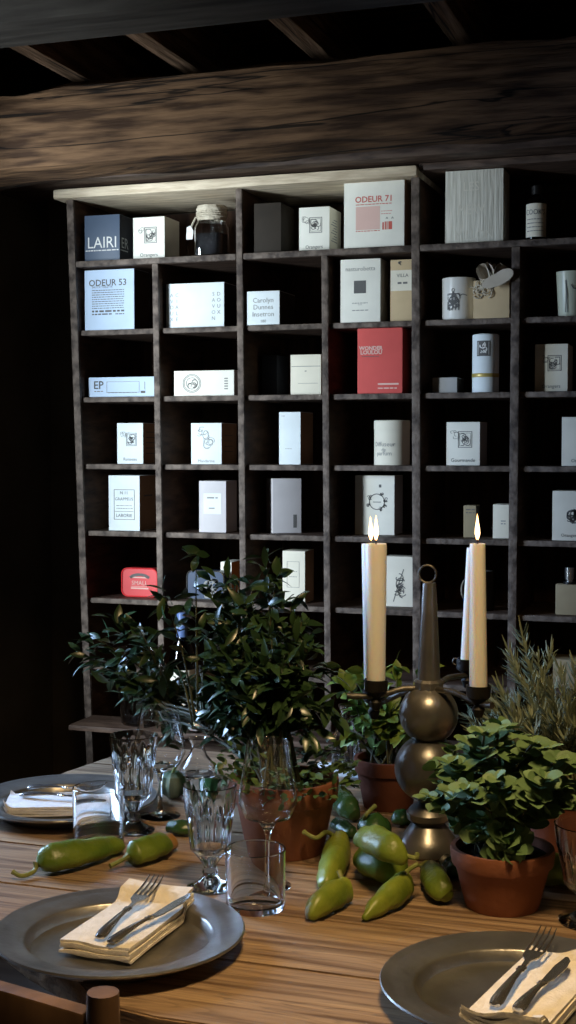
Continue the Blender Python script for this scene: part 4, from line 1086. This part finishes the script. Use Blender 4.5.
for (x, y, dy) in sp:
    tip = onY(x, y, p4.y + dy) - base; s0 = Vector((r.uniform(-.03, .03), r.uniform(-.03, .03), ph4 * .86)); mid = Vector((s0.x * .5 + tip.x * .6, s0.y * .5 + tip.y * .5, s0.z * .4 + tip.z * .55)) + rv(r, .015)
    path = bez(s0, mid, tip, 22); st.tube(path, [.0022 - .0014 * i / 22 for i in range(23)], 5)
    for i in range(6, 23):
        d = (path[min(i + 1, 22)] - path[i - 1]).normalized()
        for q in range(6):
            a = r.random() * 6.28; s_ = d.cross(Vector((.3, .9, .2))).normalized(); u_ = d.cross(s_)
            dd = d * .75 + s_ * math.cos(a) * .9 + u_ * math.sin(a) * .9
            fo.leaf(path[i] + d * r.uniform(0, .006), dd, d, r.uniform(.018, .032), .0032, -.25, NP, .2)
st.build('stems', M['stem'], t); fo.build('foliage', M['needle'], t, recalc=False)

# ------------------------------------------------------------------ candelabrum
pc = T(428, 852); cb = Vector((pc.x, pc.y, ZT))
sC = scale_at((pc.x, pc.y, .95))
zz = lambda py: onY(428, py, pc.y).z - ZT
t = thing('candelabrum', 'pewter candelabrum with stacked spheres, cone and top ring', 'candle holder', cb)
prof = [(0, 0), (.047, 0), (.050, .004), (.048, .016), (.040, .026), (.030, .040), (.025, zz(822)), (.033, zz(818)), (.034, zz(812)), (.026, zz(806)), (.012, zz(800)), (0, zz(799))]
MB().lathe(prof, 48).build('foot', M['pewter_dark'], t)
def ball(py, R, nm):
    zc_ = zz(py); MB().lathe([(R * math.sin(PI * k / 24) if 0 < k < 24 else 0, zc_ - R * math.cos(PI * k / 24)) for k in range(25)], 48).build(nm, M['pewter_dark'], t)
ball(768, 34 / sC, 'lower_sphere'); ball(714, 29.5 / sC, 'upper_sphere')
zr = zz(688)
MB().lathe([(0, zr - .012), (.020, zr - .012), (.023, zr - .004), (.021, zr + .004), (.0225, zr + .010), (.0185, zr + .014), (0, zr + .014)], 32, mod=lambda i, a: 1 + .06 * math.cos(10 * a)).build('collar', M['pewter_dark'], t)
MB().lathe([(0, zr + .012), (.0172, zr + .013), (.0105, zz(590)), (.0095, zz(583)), (0, zz(582))], 32, mod=lambda i, a: 1 + .05 * abs(math.cos(4 * a))).build('cone', M['pewter_dark'], t)
MB().torus((-.003, 0, zz(574)), 0.0135, .0019, 'Y').build('ring', M['grey_iron'], t)
CAND = []
def arm(px, py, Yc, ext=0.0, cup=.022, black=True):
    """arm from the collar to a black cup whose top (the candle's foot) shows at pixel px, py at depth Yc"""
    q = onY(px, py, Yc); q = q - cb; zc_ = q.z - cup
    d = Vector((q.x, q.y, 0)); dn = d.normalized()
    end = d + dn * ext
    MB().tube([dn * .015 + Vector((0, 0, zr)), d * .5 + Vector((0, 0, zc_ * .5 + zr * .5 + .004)), d + Vector((0, 0, zc_ - .004)), end + Vector((0, 0, zc_ - .002))], [.0052, .0046, .0046, .0050], 10).build('arm', M['grey_iron'], t)
    b = MB().lathe([(0, -.026), (.006, -.024), (.010, -.012), (.006, -.006), (.0105, 0), (.0175, .006), (.0185, cup + .001), (.0166, cup + .001), (.0155, .004), (0, .004)], 24, q.x, q.y, zc_)
    b.build('candle_cup', M['iron'], t)
    return q + cb
A = arm(376, 680, pc.y - .03, .045); B = arm(374, 690, pc.y + .06, .0); Cc = arm(478.5, 686, pc.y - .07, .03); D = arm(467.5, 659, pc.y + .12, .0)
MB().torus((D.x - cb.x - .018, D.y - cb.y - .006, D.z - cb.z - .004), .0050, .0012, 'Y', 16, 6).build('cup_ring', M['grey_iron'], t)


def candle(label, foot, top, R0, R1, lit=True):
    f = foot + Vector((0, 0, .0012 - .016)); ax = (top - f)
    L = ax.length; rot = ax.to_track_quat('Z', 'Y').to_matrix().to_4x4()
    t = thing('candle', label, 'candle', f, 0, 'candles in the candelabrum'); t.rotation_euler = rot.to_euler()
    MB().lathe([(0, 0), (R0 * .93, 0), (R0, .012), (R1, L - .004), (R1 * .95, L), (R1 * .7, L - .0012), (0, L - .002)], 32).build('wax_stick', M['wax'], t)
    MB().tube([(0, 0, L - .003), (.0003, 0, L + .003), (.0008, 0, L + .008)], .0009, 6).build('wick', M['wick'], t)
    if lit:
        MB().lathe([(0, L + .003), (.0020, L + .007), (.0038, L + .014), (.0036, L + .021), (.0021, L + .031), (.0009, L + .040), (0, L + .044)], 16).build('flame', M['flame'], t)
    return t


sa = scale_at(A)
candle('upright lit candle at the front left of the candelabrum', A, onY(376, 543.5, A.y), 9.4 / sa, 10.8 / sa)
candle('leaning lit candle just behind the front left one', B, onY(371, 543.5, B.y + .01), 10 / sa, 10 / sa)
candle('upright lit candle at the front right of the candelabrum', Cc, onY(477.5, 543.5, Cc.y), 8.7 / sa, 7.4 / sa)
candle('leaning candle behind the front right one, its flame hidden', D, onY(473.5, 548, D.y), 7.6 / sa, 7.0 / sa, False)

# ------------------------------------------------------------------ small things on the back of the table
p = T(345, 776); tag(MB().box(-.09, .05, -.05, .05, 0, .012, .003).build('serving_tray', P['cool']), 'pale flat tray behind the big pot', 'tray').location = (p.x + .02, p.y, ZT)
pt = Vector((p.x + .02, p.y, ZT + .0124))
p = onZ(347, 766, ZT + .0124); hj = onY(347, 705, p.y).z - ZT - .0124
t = thing('carafe', 'fluted clear glass carafe on the tray behind the big pot', 'carafe', (p.x, p.y, ZT + .0124))
MB().lathe([(0, 0), (.026, 0), (.030, .006), (.026, hj * .5), (.014, hj * .75), (.013, hj * .9), (.018, hj), (.0165, hj), (.011, hj * .9), (.012, hj * .75), (.0235, hj * .5), (.027, .008), (0, .006)], 48, mod=lambda i, a: 1 + .05 * abs(math.cos(6 * a)) if i < 6 else 1).build('glass_body', M['glass_cut'], t)
